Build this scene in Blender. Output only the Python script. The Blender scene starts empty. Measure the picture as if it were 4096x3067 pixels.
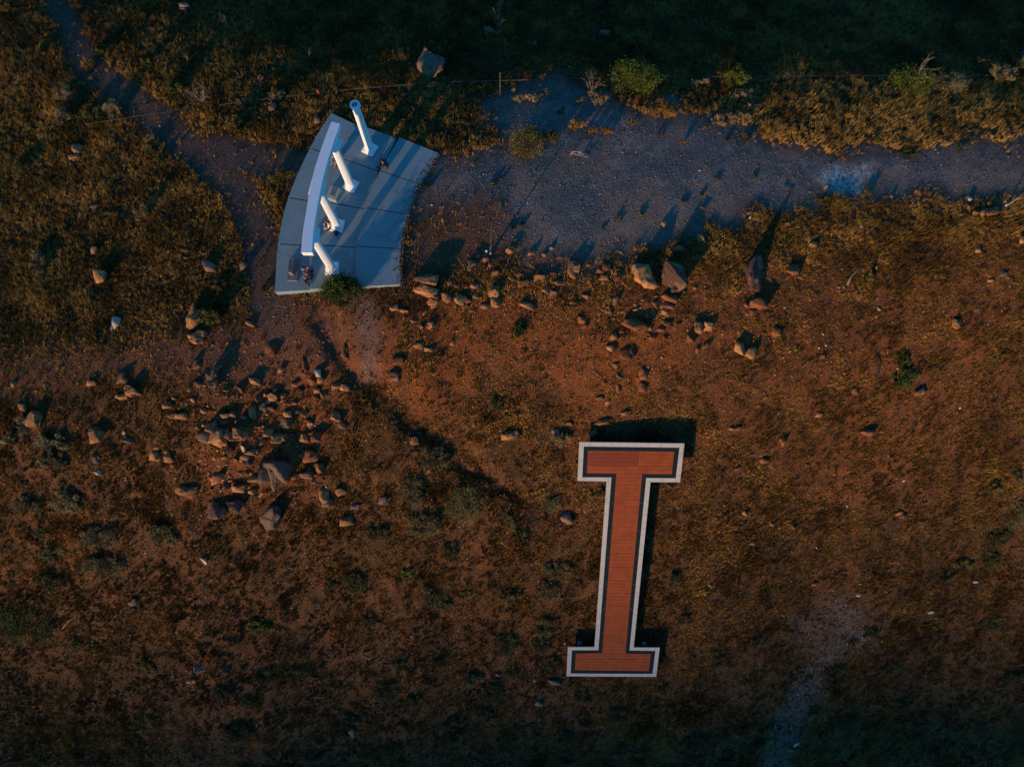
import bpy, bmesh, math, random
import numpy as np
from mathutils import Vector, Matrix
rng = np.random.default_rng(7); random.seed(7)
S = bpy.context.scene; COL = S.collection
# ---------------------------------------------------------------- camera
F, CX, CY, H = 2841., 2048., 1533.5, 44.
def cam_axes():
    d = np.array([2026 - CX, 2190 - CY, F]); d /= np.linalg.norm(d)
    up = -d; y = np.array([0, -1, 0.]); y -= up * (y @ up); y /= np.linalg.norm(y)
    return np.array([np.cross(y, up), y, up])
M = cam_axes(); CAM = np.array([0, 0, H])
cd = bpy.data.cameras.new('camera'); cam = bpy.data.objects.new('camera', cd); COL.objects.link(cam)
R = np.stack([M[:, 0], -M[:, 1], -M[:, 2]], 1)
cam.matrix_world = Matrix([[*R[i], CAM[i]] for i in range(3)] + [[0, 0, 0, 1]])
cd.sensor_fit = 'HORIZONTAL'; cd.sensor_width = 36; cd.lens = F / 4096 * 36; cd.clip_end = 6000; cd.clip_start = .5
S.camera = cam
# ---------------------------------------------------------------- light
EL, AZ = math.radians(7.2), math.radians(211)
SUN_STRENGTH, SKY_STRENGTH, SUN_ANGLE = 2.5, .13, .8
w = bpy.data.worlds.new('World'); S.world = w; w.use_nodes = True
wn = w.node_tree.nodes; sky = wn.new('ShaderNodeTexSky'); sky.sky_type = 'NISHITA'; sky.sun_disc = False
sky.sun_elevation = EL; sky.sun_rotation = AZ; sky.ozone_density = 5.0; sky.air_density = 1.0; sky.dust_density = .3
tint = wn.new('ShaderNodeMix'); tint.data_type = 'RGBA'; tint.blend_type = 'MULTIPLY'; tint.inputs[0].default_value = 1; tint.inputs[7].default_value = (.40, .97, 1.08, 1)
w.node_tree.links.new(sky.outputs[0], tint.inputs[6]); w.node_tree.links.new(tint.outputs[2], wn['Background'].inputs[0]); wn['Background'].inputs[1].default_value = SKY_STRENGTH
L = np.array([math.sin(AZ) * math.cos(EL), math.cos(AZ) * math.cos(EL), math.sin(EL)])
sd = bpy.data.lights.new('sun', 'SUN'); sd.energy = SUN_STRENGTH; sd.angle = math.radians(SUN_ANGLE); sd.color = (1, .66, .36)
so = bpy.data.objects.new('sun', sd); COL.objects.link(so); so.rotation_euler = Vector(L).to_track_quat('Z', 'Y').to_euler()
so.location = (-30, -60, 60)
S.view_settings.view_transform = 'Standard'; S.view_settings.look = 'None'
S.view_settings.exposure = 1.0; S.view_settings.gamma = 1

# ---------------------------------------------------------------- maths helpers
def vn(x, y, s=0):
    xi, yi = np.floor(x), np.floor(y); fx, fy = x - xi, y - yi
    fx, fy = fx * fx * (3 - 2 * fx), fy * fy * (3 - 2 * fy)
    def h(a, b):
        v = np.sin(a * 127.1 + b * 311.7 + s * 74.7) * 43758.5453
        return v - np.floor(v)
    return (h(xi, yi) * (1 - fx) + h(xi + 1, yi) * fx) * (1 - fy) + (h(xi, yi + 1) * (1 - fx) + h(xi + 1, yi + 1) * fx) * fy - .5
def fbm(x, y, s=0, o=4):
    r, a = 0, 1
    for i in range(o): r = r + a * vn(x * 2**i, y * 2**i, s + i); a *= .5
    return r
def sp(t): return np.logaddexp(0, np.clip(t, -60, 60)) + np.where(t > 60, t - 60, 0)
def ss(a, b, t): t = np.clip((t - a) / (b - a), 0, 1); return t * t * (3 - 2 * t)
def seg_dist(x, y, pts):
    d = np.full(np.shape(x), 1e9); tt = np.zeros(np.shape(x))
    for i in range(len(pts) - 1):
        a, b = np.array(pts[i]), np.array(pts[i + 1]); e = b - a
        t = np.clip(((x - a[0]) * e[0] + (y - a[1]) * e[1]) / (e @ e), 0, 1)
        q = np.hypot(x - a[0] - t * e[0], y - a[1] - t * e[1])
        m = q < d; d = np.where(m, q, d); tt = np.where(m, (i + t) / (len(pts) - 1), tt)
    return d, tt
CRX = [-80, -35, -22, -14, -5, 2, 15, 24, 40, 80]; CRY = [9, 10, 11.3, 14.3, 15.8, 16.6, 16.9, 20.0, 21.5, 23]
NFX = [-80, -40, -22, -10, 0, 10, 22, 40, 80]; NFY = [44, 40, 36, 31, 30, 31.5, 31.5, 30.5, 30]
GULLY = []  # filled below, world xy
def crest(x):
    return np.interp(x, CRX, CRY) + .5 * vn(x * .25, x * 0 + 3, 5)
def ground_h(x, y, detail=True):
    x = np.asarray(x, float); y = np.asarray(y, float)
    z = .74 * ss(-15.5, -6.5, x) - .05 * sp((-15 - x) / 2) * 2
    d = crest(x) - y
    z = z - .70 * 2.0 * sp((d - 1.9) / 2.0)
    dn = y - np.interp(x, NFX, NFY)
    z = z - .26 * 2.5 * sp(dn / 2.5)
    z = np.where(z < -45, -45 + (z + 45) * .04, z)
    if detail:
        k = ss(-1, 4, d)
        near = (np.abs(x) < 60) & (np.abs(y) < 70)
        nz = (.10 + .25 * k) * fbm(x * .16, y * .16, 2, 2) + (.03 + .14 * k) * fbm(x * .7, y * .7, 9, 2) + (.014 + .075 * k) * fbm(x * 2.1, y * 2.1, 4, 2)
        slabm = ss(6.0, 7.5, np.hypot((x + 10.3) / 1.0, (y - 22.0) / 1.25))
        z = z + np.where(near, nz * (.15 + .85 * slabm), 0)
        if GULLY:
            q, t = seg_dist(x, y, GULLY)
            q = q + .85 * fbm(x * .7, y * .7, 44, 3)
            z = z - np.where(near,   .52 * np.exp(-(q / (1.0 - .35 * t))**2) * np.minimum(1, 6 * (1.05 - t)) , 0)
            for cxm, cym, r, hh in MOUND:
                z = z + np.where(near, hh * np.exp(-((x - cxm)**2 + (y - cym)**2) / r**2), 0)
    return z
MOUND = []
def rays(u, v):
    r = np.stack([np.asarray(u, float) - CX, np.asarray(v, float) - CY, np.full(np.shape(u), F)], -1) @ M.T
    return r / np.linalg.norm(r, axis=-1, keepdims=True)
def flat(u, v, z):
    r = rays(u, v); return CAM + r * ((z - H) / r[..., 2])[..., None]
def at(u, v, n=44):
    r = rays(u, v); lo, hi = np.full(np.shape(u), 30.), np.full(np.shape(u), 130.)
    for _ in range(n):
        m = (lo + hi) / 2; p = CAM + r * m[..., None]
        below = p[..., 2] < ground_h(p[..., 0], p[..., 1]); hi = np.where(below, m, hi); lo = np.where(below, lo, m)
    return CAM + r * hi[..., None]
def W(pts): a = np.array(pts, float); return at(a[:, 0], a[:, 1])
def proj(P):
    c = (np.asarray(P) - CAM) @ M; return CX + F * c[..., 0] / c[..., 2], CY + F * c[..., 1] / c[..., 2], c[..., 2]
GULLY = [tuple(p[:2]) for p in W([(1300, 1270), (1390, 1480), (1480, 1545), (1590, 1600), (1670, 1680), (1760, 1760), (1850, 1830), (1930, 1915), (2060, 1995), (2200, 2070)])]
_m = W([(930, 1800), (1090, 1900), (860, 1560)]); MOUND = [(_m[0][0], _m[0][1], 2.6, .45), (_m[1][0], _m[1][1], 1.6, .3), (_m[2][0], _m[2][1], 1.5, .2)]
def inpoly(x, y, poly):
    c = np.zeros(np.shape(x), bool); n = len(poly)
    for i in range(n):
        (x1, y1), (x2, y2) = poly[i], poly[(i + 1) % n]
        if y1 == y2: continue
        c ^= ((y1 > y) != (y2 > y)) & (x < (x2 - x1) * (y - y1) / (y2 - y1) + x1)
    return c
def PX(pts): return [tuple(p[:2]) for p in W(pts)]
def softpoly(x, y, poly, warp=.7, feather=.8):
    x = x + warp * fbm(x * .6, y * .6, 21, 3); y = y + warp * fbm(x * .6, y * .6, 31, 3)
    d, _ = seg_dist(x, y, list(poly) + [poly[0]]); return ss(-feather, feather, np.where(inpoly(x, y, poly), d, -d))
GRAVEL = PX([(1990, 400), (2080, 340), (2260, 325), (2450, 395), (2650, 400), (2820, 470), (3000, 560), (3250, 600), (3700, 590), (4200, 590), (4200, 770), (3800, 770), (3480, 800), (3000, 860), (2780, 905), (2550, 985), (2380, 1065), (2200, 1050), (2090, 960), (2010, 820), (1850, 790), (1670, 830), (1640, 750), (1720, 660), (1900, 620), (2030, 590), (2005, 500)])
PATH = PX([(170, -80), (250, 60), (310, 190), (360, 280), (480, 370), (600, 460), (740, 570), (850, 670), (950, 760), (1020, 880), (1060, 1050), (1085, 1200), (1120, 1300)])
PATH2 = PX([(860, 600), (980, 620), (1100, 650), (1200, 660)])
PALE = PX([(3260, 665), (3340, 645), (3490, 665), (3490, 705), (3440, 745), (3415, 800), (3340, 795), (3290, 730)])
BARE = PX([(-60, 1470), (200, 1440), (380, 1400), (560, 1360), (740, 1330), (900, 1330), (1060, 1200), (1300, 1190), (1500, 1260), (1560, 1380), (1400, 1420), (1150, 1500), (900, 1560), (640, 1530), (420, 1500), (200, 1530), (-60, 1560)])
RED2 = PX([(2950, 900), (3500, 880), (4000, 960), (4060, 1400), (3800, 1900), (3300, 2000), (2900, 1900), (2760, 1500)])
RED = PX([(900, 1500), (1150, 1420), (1330, 1270), (1600, 1150), (2000, 1050), (2350, 1080), (2500, 1120), (2900, 1000), (3150, 960), (3200, 1120), (3000, 1300), (2650, 1500), (2600, 1660), (2330, 1650), (2200, 1480), (1950, 1550), (1750, 1680), (1500, 1560), (1300, 1560), (1250, 1900), (1150, 2000), (820, 1980), (760, 1760)])
WASH = PX([(3330, 2420), (3420, 2540), (3300, 2620), (3200, 2800), (3130, 2960), (3080, 3120)])
WASHTOP = PX([(3150, 2500), (3260, 2440), (3440, 2420), (3450, 2550), (3330, 2600), (3180, 2570)])
BARE2 = PX([(1640, 800), (1800, 770), (2000, 800), (2080, 950), (2120, 1040), (1950, 1090), (1700, 1100), (1480, 1230), (1330, 1260), (1400, 1180), (1600, 1170), (1620, 1000)])
TRAILGRAVEL = PX([(1440, 1190), (1470, 1290), (1480, 1380), (1480, 1500)])
SEN_NE = PX([(2900, 420), (3150, 250), (3400, 290), (3900, 380), (4200, 400), (4200, 580), (3700, 600), (3250, 600), (3000, 560)])
BL = PX([(0, 2750), (250, 2780), (560, 2860), (640, 3100), (-60, 3100), (-60, 2720)])
def zones(x, y):
    g = softpoly(x, y, GRAVEL, 1.6, 1.7)
    wx, wy = x + .5 * fbm(x * .5, y * .5, 77, 3), y + .5 * fbm(x * .5, y * .5, 78, 3)
    d, t = seg_dist(wx, wy, PATH); p = .82 * (1 - ss(.15, 1.45, d - .45 * t))
    d, t = seg_dist(wx, wy, PATH2); p = np.maximum(p, 1 - ss(.7, 1.7, d))
    p = np.maximum(p, .45 * softpoly(x, y, BARE, 1.2, 1.6)); p = np.maximum(p, .5 * softpoly(x, y, BARE2, .9, 1.2))
    d, t = seg_dist(wx, wy, TRAILGRAVEL); g = np.maximum(g, .40 * (1 - ss(.2, 1.1, d)))
    d, t = seg_dist(wx, wy, WASH); ws = .72 * (1 - ss(.1, 2.0, d - .8 * t)); ws = np.maximum(ws, .5 * softpoly(x, y, WASHTOP, 1, 1))
    r = np.maximum(np.maximum(softpoly(x, y, RED, 1.6, 1.6), .5 * softpoly(x, y, RED2, 2.5, 3)), np.maximum(softpoly(x, y, BARE, 1.2, 1.6), softpoly(x, y, BARE2, 1, 1.2)))
    pl = softpoly(x, y, PALE, .8, .5)
    return g, p, r, np.maximum(pl, 0), ws

# ---------------------------------------------------------------- materials
def mat(name, base, rough=.9, noise=None, bump=None, attr=None, spec=.2, metal=0):
    m = bpy.data.materials.new(name); m.use_nodes = True; t = m.node_tree; n = t.nodes; l = t.links; b = n['Principled BSDF']
    b.inputs['Roughness'].default_value = rough; b.inputs['Specular IOR Level'].default_value = spec; b.inputs['Metallic'].default_value = metal
    b.inputs['Base Color'].default_value = (*base, 1)
    tc = n.new('ShaderNodeTexCoord'); src = None
    if attr:
        a = n.new('ShaderNodeAttribute'); a.attribute_name = attr; src = a.outputs['Color']; l.new(src, b.inputs['Base Color'])
    if noise:  # list of (scale, colour2, lo, hi)
        for sc, c2, lo, hi in noise:
            nt = n.new('ShaderNodeTexNoise'); nt.inputs['Scale'].default_value = sc; nt.inputs['Detail'].default_value = 6; nt.inputs['Roughness'].default_value = .65
            l.new(tc.outputs['Object'], nt.inputs['Vector'])
            mr = n.new('ShaderNodeMapRange'); mr.inputs[1].default_value = lo; mr.inputs[2].default_value = hi; l.new(nt.outputs['Fac'], mr.inputs[0])
            mx = n.new('ShaderNodeMix'); mx.data_type = 'RGBA'; l.new(mr.outputs[0], mx.inputs[0])
            if src: l.new(src, mx.inputs[6])
            else: mx.inputs[6].default_value = (*base, 1)
            mx.inputs[7].default_value = (*c2, 1); src = mx.outputs[2]
        l.new(src, b.inputs['Base Color'])
    if bump:
        nt = n.new('ShaderNodeTexNoise'); nt.inputs['Scale'].default_value = bump[0]; nt.inputs['Detail'].default_value = 8; nt.inputs['Roughness'].default_value = .7
        l.new(tc.outputs['Object'], nt.inputs['Vector'])
        bp = n.new('ShaderNodeBump'); bp.inputs['Strength'].default_value = bump[1]; bp.inputs['Distance'].default_value = bump[2]
        l.new(nt.outputs['Fac'], bp.inputs['Height']); l.new(bp.outputs[0], b.inputs['Normal'])
    return m
def ground_material():
    m = bpy.data.materials.new('ground'); m.use_nodes = True; t = m.node_tree; n = t.nodes; l = t.links; b = n['Principled BSDF']
    b.inputs['Roughness'].default_value = .95; b.inputs['Specular IOR Level'].default_value = .1
    geo = n.new('ShaderNodeNewGeometry')
    def noise(sc, det=5, rough=.6):
        k = n.new('ShaderNodeTexNoise'); k.inputs['Scale'].default_value = sc; k.inputs['Detail'].default_value = det; k.inputs['Roughness'].default_value = rough
        l.new(geo.outputs['Position'], k.inputs['Vector']); return k.outputs['Fac']
    def rng_(s, lo, hi, a=0, c=1):
        k = n.new('ShaderNodeMapRange'); l.new(s, k.inputs[0]); k.inputs[1].default_value = lo; k.inputs[2].default_value = hi; k.inputs[3].default_value = a; k.inputs[4].default_value = c; return k.outputs[0]
    def mix(f, a, c):
        k = n.new('ShaderNodeMix'); k.data_type = 'RGBA'
        if isinstance(f, float): k.inputs[0].default_value = f
        else: l.new(f, k.inputs[0])
        for s, v in ((6, a), (7, c)):
            if isinstance(v, tuple): k.inputs[s].default_value = (*v, 1)
            else: l.new(v, k.inputs[s])
        return k.outputs[2]
    a1 = n.new('ShaderNodeAttribute'); a1.attribute_name = 'zone'; s1 = n.new('ShaderNodeSeparateColor'); l.new(a1.outputs['Color'], s1.inputs[0])
    a2 = n.new('ShaderNodeAttribute'); a2.attribute_name = 'zone_b'; s2 = n.new('ShaderNodeSeparateColor'); l.new(a2.outputs['Color'], s2.inputs[0])
    big, mid, fine = noise(.35), noise(1.6), noise(9, 6, .7)
    litter = mix(rng_(mid, .35, .65), (.062, .036, .011), (.030, .019, .006))
    soil = mix(rng_(mid, .38, .62), (.125, .048, .016), (.066, .029, .011))
    soil = mix(rng_(fine, .5, .72), soil, (.18, .080, .034))
    red = mix(rng_(mid, .35, .65), (.20, .058, .016), (.125, .041, .013))
    red = mix(rng_(fine, .5, .75), red, (.20, .080, .030))
    gravel = mix(rng_(big, .42, .58), (.098, .096, .086), (.200, .130, .095)); gravel = mix(rng_(noise(1.1, 5, .65), .5, .68), gravel, (.205, .165, .140))
    path = mix(rng_(mid, .35, .65), (.080, .052, .038), (.125, .068, .046))
    pale = mix(rng_(noise(3.2, 6, .7), .42, .6), (.15, .145, .13), (.46, .43, .38))
    rill = n.new('ShaderNodeMapping'); l.new(geo.outputs['Position'], rill.inputs[0]); rill.inputs['Scale'].default_value = (1.5, .22, .22); rn_ = n.new('ShaderNodeTexNoise'); rn_.inputs['Scale'].default_value = 1; rn_.inputs['Detail'].default_value = 5; l.new(rill.outputs[0], rn_.inputs['Vector'])
    soil = mix(rng_(rn_.outputs['Fac'], .48, .66, 0, .8), soil, (.055, .030, .016))
    c = mix(s2.outputs[1], soil, litter)        # zone_b.g : grassy litter
    c = mix(s1.outputs[2], c, red)
    c = mix(s1.outputs[1], c, path); c = mix(s1.outputs[0], c, gravel)
    c = mix(s2.outputs[2], c, mix(rng_(fine, .4, .62), (.055, .038, .029), (.17, .120, .092))); c = mix(s2.outputs[0], c, pale)
    # pebbles : cells of random tone
    v = n.new('ShaderNodeTexVoronoi'); v.inputs['Scale'].default_value = 9; l.new(geo.outputs['Position'], v.inputs['Vector'])
    vs = n.new('ShaderNodeSeparateColor'); l.new(v.outputs['Color'], vs.inputs[0])
    hot = rng_(vs.outputs[0], .84, .97); near = rng_(v.outputs['Distance'], .28, .40, 1, 0)
    mul = n.new('ShaderNodeMath'); mul.operation = 'MULTIPLY'; l.new(hot, mul.inputs[0]); l.new(near, mul.inputs[1])
    pm = n.new('ShaderNodeMath'); pm.operation = 'MULTIPLY'; l.new(mul.outputs[0], pm.inputs[0]); l.new(rng_(mid, .3, .6, .2, .9), pm.inputs[1])
    c = mix(pm.outputs[0], c, mix(vs.outputs[1], (.36, .20, .12), (.34, .28, .24)))
    # tone grain
    gr = mix(rng_(fine, .25, .75), (.30, .30, .30), (1.72, 1.72, 1.72)); k = n.new('ShaderNodeMix'); k.data_type = 'RGBA'; k.blend_type = 'MULTIPLY'; k.inputs[0].default_value = 1
    l.new(c, k.inputs[6]); l.new(gr, k.inputs[7]); l.new(k.outputs[2], b.inputs['Base Color'])
    bp = n.new('ShaderNodeBump'); bp.inputs['Strength'].default_value = .8; bp.inputs['Distance'].default_value = .06
    ad = n.new('ShaderNodeMath'); ad.operation = 'ADD'; l.new(noise(7, 8, .75), ad.inputs[0]); l.new(rng_(v.outputs['Distance'], 0, .5, .6, 0), ad.inputs[1])
    l.new(ad.outputs[0], bp.inputs['Height']); l.new(bp.outputs[0], b.inputs['Normal'])
    return m
MAT = {
 'concrete': mat('concrete', (.212, .285, .280), .9, [(.9, (.160, .215, .210), .42, .68), (.35, (.240, .285, .265), .42, .66), (4, (.20, .215, .205), .56, .74), (14, (.33, .335, .32), .5, .8)], (30, .25, .02)),
 'white': mat('white paint', (.84, .83, .81), .6, [(2.2, (.74, .73, .70), .52, .75), (9, (.66, .65, .62), .62, .78)], (18, .12, .02)),
 'granite': mat('granite', (.22, .19, .18), .8, [(25, (.14, .12, .12), .4, .6)], (40, .3, .01)),
 'rock_tan': mat('tan rock', (.44, .195, .070), .92, [(2.2, (.20, .080, .033), .42, .62), (11, (.58, .31, .14), .55, .75)], (6, .7, .08)),
 'rock_red': mat('red rock', (.27, .095, .034), .92, [(2.2, (.16, .055, .023), .42, .62), (11, (.40, .18, .08), .55, .75)], (6, .7, .08)),
 'rock_dark': mat('dark rock', (.13, .065, .045), .92, [(1.6, (.30, .17, .08), .52, .60), (9, (.065, .042, .036), .5, .7)], (6, .7, .08)),
 'rock_grey': mat('grey rock', (.25, .155, .10), .92, [(2.2, (.14, .082, .055), .4, .65), (11, (.40, .26, .16), .55, .75)], (6, .7, .08)),
 'rock_pale': mat('pale rock', (.52, .38, .26), .92, [(4, (.36, .25, .16), .4, .65)], (8, .5, .05)),
 'grass': mat('grass', (.2, .15, .05), .85, attr='tint'), 'leaf': mat('leaf', (.1, .1, .03), .8, attr='tint'), 'stone': mat('stone', (.3, .2, .15), .92, attr='tint'),
 'wood': mat('weathered wood', (.26, .21, .16), .9, [(9, (.17, .13, .10), .4, .6)], (20, .4, .02)),
 'steel': mat('grey pipe', (.070, .074, .072), .7, [(1.3, (.04, .035, .03), .42, .58)], None), 'black': mat('black rubber', (.015, .015, .016), .7),
 'chrome': mat('bright metal', (.35, .35, .36), .45, metal=.7), 'bluesaddle': mat('blue plastic', (.04, .22, .42), .5),
 'bikered': mat('red and white frame paint', (.40, .16, .13), .4, [(7, (.55, .53, .50), .48, .56)]),
 'skin': mat('skin', (.46, .24, .16), .6), 'hairdark': mat('dark hair', (.018, .011, .009), .6), 'hairbrown': mat('brown hair', (.10, .045, .018), .6),
 'navy': mat('navy cloth', (.018, .022, .05), .9), 'blue': mat('blue cloth', (.035, .10, .30), .9), 'purple': mat('purple cloth', (.075, .022, .11), .9), 'blackcloth': mat('black cloth', (.012, .011, .012), .9),
 'whitecloth': mat('white cloth', (.72, .68, .66), .9), 'jeans': mat('denim', (.13, .17, .23), .9), 'greycloth': mat('dark grey cloth', (.06, .05, .05), .9), 'shoe': mat('pale shoe', (.62, .50, .36), .8), 'tanshoe': mat('tan shoe', (.35, .22, .13), .8),
 'orange': mat('orange plastic', (.75, .10, .02), .5), 'redcan': mat('red can', (.55, .01, .02), .4), 'paper': mat('white litter', (.72, .73, .74), .8), 'notebook': mat('notebook page', (.68, .58, .55), .8, [(30, (.5, .32, .3), .5, .6)]),
 'strap': mat('red strap', (.28, .05, .03), .8), 'dark': mat('dark hole', (.10, .13, .16), .9, [(6, (.33, .42, .47), .45, .55)]), 'shade_ridge': mat('hill scrub', (.09, .07, .045), .95, [(.02, (.06, .055, .03), .4, .6)]),
 'bark': mat('bark', (.16, .12, .09), .9), 'deadwood': mat('dead twig', (.24, .18, .12), .9),
}
def vary(m, lo=.52, hi=1.12):
    t = m.node_tree; n = t.nodes; l = t.links; b = n['Principled BSDF']; src = b.inputs['Base Color'].links[0].from_socket
    oi = n.new('ShaderNodeObjectInfo'); mr = n.new('ShaderNodeMapRange'); mr.inputs[3].default_value = lo; mr.inputs[4].default_value = hi; l.new(oi.outputs['Random'], mr.inputs[0])
    k = n.new('ShaderNodeMix'); k.data_type = 'RGBA'; k.blend_type = 'MULTIPLY'; k.inputs[0].default_value = 1; l.new(src, k.inputs[6]); l.new(mr.outputs[0], k.inputs[7]); l.new(k.outputs[2], b.inputs['Base Color'])
for _k in ('rock_tan', 'rock_red', 'rock_dark', 'rock_grey'): vary(MAT[_k])
def cracked(m):
    t = m.node_tree; n = t.nodes; l = t.links; b = n['Principled BSDF']; src = b.inputs['Base Color'].links[0].from_socket; tc = n.new('ShaderNodeTexCoord')
    nz = n.new('ShaderNodeTexNoise'); nz.inputs['Scale'].default_value = .5; nz.inputs['Detail'].default_value = 4; l.new(tc.outputs['Object'], nz.inputs['Vector'])
    ad = n.new('ShaderNodeMix'); ad.data_type = 'RGBA'; ad.inputs[0].default_value = .35; l.new(tc.outputs['Object'], ad.inputs[6]); l.new(nz.outputs['Color'], ad.inputs[7])
    v = n.new('ShaderNodeTexVoronoi'); v.feature = 'DISTANCE_TO_EDGE'; v.inputs['Scale'].default_value = .20; l.new(ad.outputs[2], v.inputs['Vector'])
    mr = n.new('ShaderNodeMapRange'); mr.inputs[1].default_value = .002; mr.inputs[2].default_value = .006; mr.inputs[3].default_value = .78; mr.inputs[4].default_value = 1; l.new(v.outputs['Distance'], mr.inputs[0])
    k = n.new('ShaderNodeMix'); k.data_type = 'RGBA'; k.blend_type = 'MULTIPLY'; k.inputs[0].default_value = 1; l.new(src, k.inputs[6]); l.new(mr.outputs[0], k.inputs[7]); l.new(k.outputs[2], b.inputs['Base Color'])
cracked(MAT['concrete'])
def ribbed(name, base, c2, lo, hi, sc=2.0):
    m = mat(name, base, .65, [(sc, c2, lo, hi)]); t = m.node_tree; n = t.nodes; l = t.links
    tc = n.new('ShaderNodeTexCoord'); wv = n.new('ShaderNodeTexWave'); wv.wave_type = 'BANDS'; wv.bands_direction = 'X'; wv.inputs['Scale'].default_value = 8.5
    l.new(tc.outputs['Object'], wv.inputs['Vector']); bp = n.new('ShaderNodeBump'); bp.inputs['Strength'].default_value = .22; bp.inputs['Distance'].default_value = .02
    l.new(wv.outputs['Fac'], bp.inputs['Height']); l.new(bp.outputs[0], n['Principled BSDF'].inputs['Normal']); return m
MAT['I_white'] = ribbed('white ribbed panel', (.42, .395, .36), (.29, .26, .225), .46, .74, 3.5)
MAT['I_black'] = ribbed('black ribbed panel', (.007, .016, .020), (.014, .020, .022), .4, .7); MAT['I_black'].node_tree.nodes['Principled BSDF'].inputs['Specular IOR Level'].default_value = .04
MAT['I_orange'] = ribbed('orange ribbed panel', (.27, .050, .008), (.17, .032, .010), .40, .70, 1.4)
MAT['I_orange_dark'] = ribbed('deeper orange panel', (.190, .030, .008), (.15, .026, .009), .38, .66)
MAT['I_seam'] = mat('panel seam', (.42, .13, .03), .6)
# ---------------------------------------------------------------- object helpers
def mesh_np(name, V, Fc, mats, smooth=False, attrs=None):
    me = bpy.data.meshes.new(name); V = np.asarray(V, np.float32); Fc = np.asarray(Fc, np.int32); nf, k = Fc.shape
    me.vertices.add(len(V)); me.vertices.foreach_set('co', V.ravel()); me.loops.add(nf * k); me.loops.foreach_set('vertex_index', Fc.ravel())
    me.polygons.add(nf); me.polygons.foreach_set('loop_start', np.arange(nf, dtype=np.int32) * k); me.polygons.foreach_set('loop_total', np.full(nf, k, np.int32))
    if smooth: me.polygons.foreach_set('use_smooth', np.ones(nf, bool))
    for nm, c in (attrs or {}).items():
        a = me.color_attributes.new(nm, 'FLOAT_COLOR', 'POINT'); c = np.asarray(c, np.float32)
        a.data.foreach_set('color', np.concatenate([c, np.ones((len(c), 1), np.float32)], 1).ravel())
    for m in (mats if isinstance(mats, list) else [mats]): me.materials.append(m)
    me.update(); me.validate(); return me
def link(name, me, parent=None, loc=None):
    o = bpy.data.objects.new(name, me); COL.objects.link(o)
    if parent is not None: o.parent = parent
    if loc is not None: o.location = loc
    return o
def tag(o, label, cat, group=None):
    o['label'] = label; o['category'] = cat
    if group: o['group'] = group
    return o
def empty(name, loc, label, cat, group=None, rz=0):
    o = bpy.data.objects.new(name, None); COL.objects.link(o); o.location = loc; o.rotation_euler = (0, 0, rz); o.empty_display_size = .2
    return tag(o, label, cat, group)
class MB:
    def __init__(s): s.b = bmesh.new()
    def box(s, c, d, rot=None):
        r = bmesh.ops.create_cube(s.b, size=1); m = Matrix.Translation(c) @ (rot.to_4x4() if rot else Matrix()) @ Matrix.Diagonal((*d, 1))
        bmesh.ops.transform(s.b, matrix=m, verts=r['verts']); return s
    def tube(s, pts, rad, seg=8, cap=True):
        pts = [Vector(p) for p in pts]; rings = []
        for i, p in enumerate(pts):
            r = rad[i] if isinstance(rad, (list, tuple)) else rad
            t = (pts[min(i + 1, len(pts) - 1)] - pts[max(i - 1, 0)]).normalized(); a = t.orthogonal().normalized(); bb = t.cross(a)
            if rings and i:  # keep twist low
                pa = prev_a - t * prev_a.dot(t)
                if pa.length > 1e-5: a = pa.normalized(); bb = t.cross(a)
            prev_a = a
            rings.append([s.b.verts.new(p + (a * math.cos(2 * math.pi * k / seg) + bb * math.sin(2 * math.pi * k / seg)) * r) for k in range(seg)])
        for i in range(len(rings) - 1):
            for k in range(seg): s.b.faces.new((rings[i][k], rings[i][(k + 1) % seg], rings[i + 1][(k + 1) % seg], rings[i + 1][k]))
        if cap: s.b.faces.new(rings[0][::-1]); s.b.faces.new(rings[-1])
        return s
    def lathe(s, prof, seg=32, c=(0, 0, 0), flute=None, cap=True):
        rings = []
        for r, z in prof:
            ring = []
            for k in range(seg):
                a = 2 * math.pi * k / seg; rr = r
                if flute and flute(z): rr = r * (1 - .13 * (1 - abs(math.sin(a * 10)))**.7)
                ring.append(s.b.verts.new((c[0] + rr * math.cos(a), c[1] + rr * math.sin(a), c[2] + z)))
            rings.append(ring)
        for i in range(len(rings) - 1):
            for k in range(seg): s.b.faces.new((rings[i][k], rings[i][(k + 1) % seg], rings[i + 1][(k + 1) % seg], rings[i + 1][k]))
        if cap: s.b.faces.new(rings[0][::-1]); s.b.faces.new(rings[-1])
        return s
    def ball(s, c, r, sub=2):
        q = bmesh.ops.create_icosphere(s.b, subdivisions=sub, radius=1); r = r if isinstance(r, (tuple, list)) else (r, r, r)
        bmesh.ops.transform(s.b, matrix=Matrix.Translation(c) @ Matrix.Diagonal((*r, 1)), verts=q['verts']); return s
    def poly(s, pts, faces):
        v = [s.b.verts.new(p) for p in pts]
        for f in faces: s.b.faces.new([v[i] for i in f])
        return s
    def build(s, name, m, parent=None, smooth=False, bevel=0, loc=None):
        bmesh.ops.recalc_face_normals(s.b, faces=s.b.faces)
        if bevel: bmesh.ops.bevel(s.b, geom=[e for e in s.b.edges if len(e.link_faces) == 2 and e.calc_face_angle(0) > .6], offset=bevel, segments=2, profile=.5, affect='EDGES')
        me = bpy.data.meshes.new(name); s.b.to_mesh(me); s.b.free(); me.materials.append(MAT[m] if isinstance(m, str) else m)
        if smooth:
            for p in me.polygons: p.use_smooth = True
        return link(name, me, parent, loc)

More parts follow.
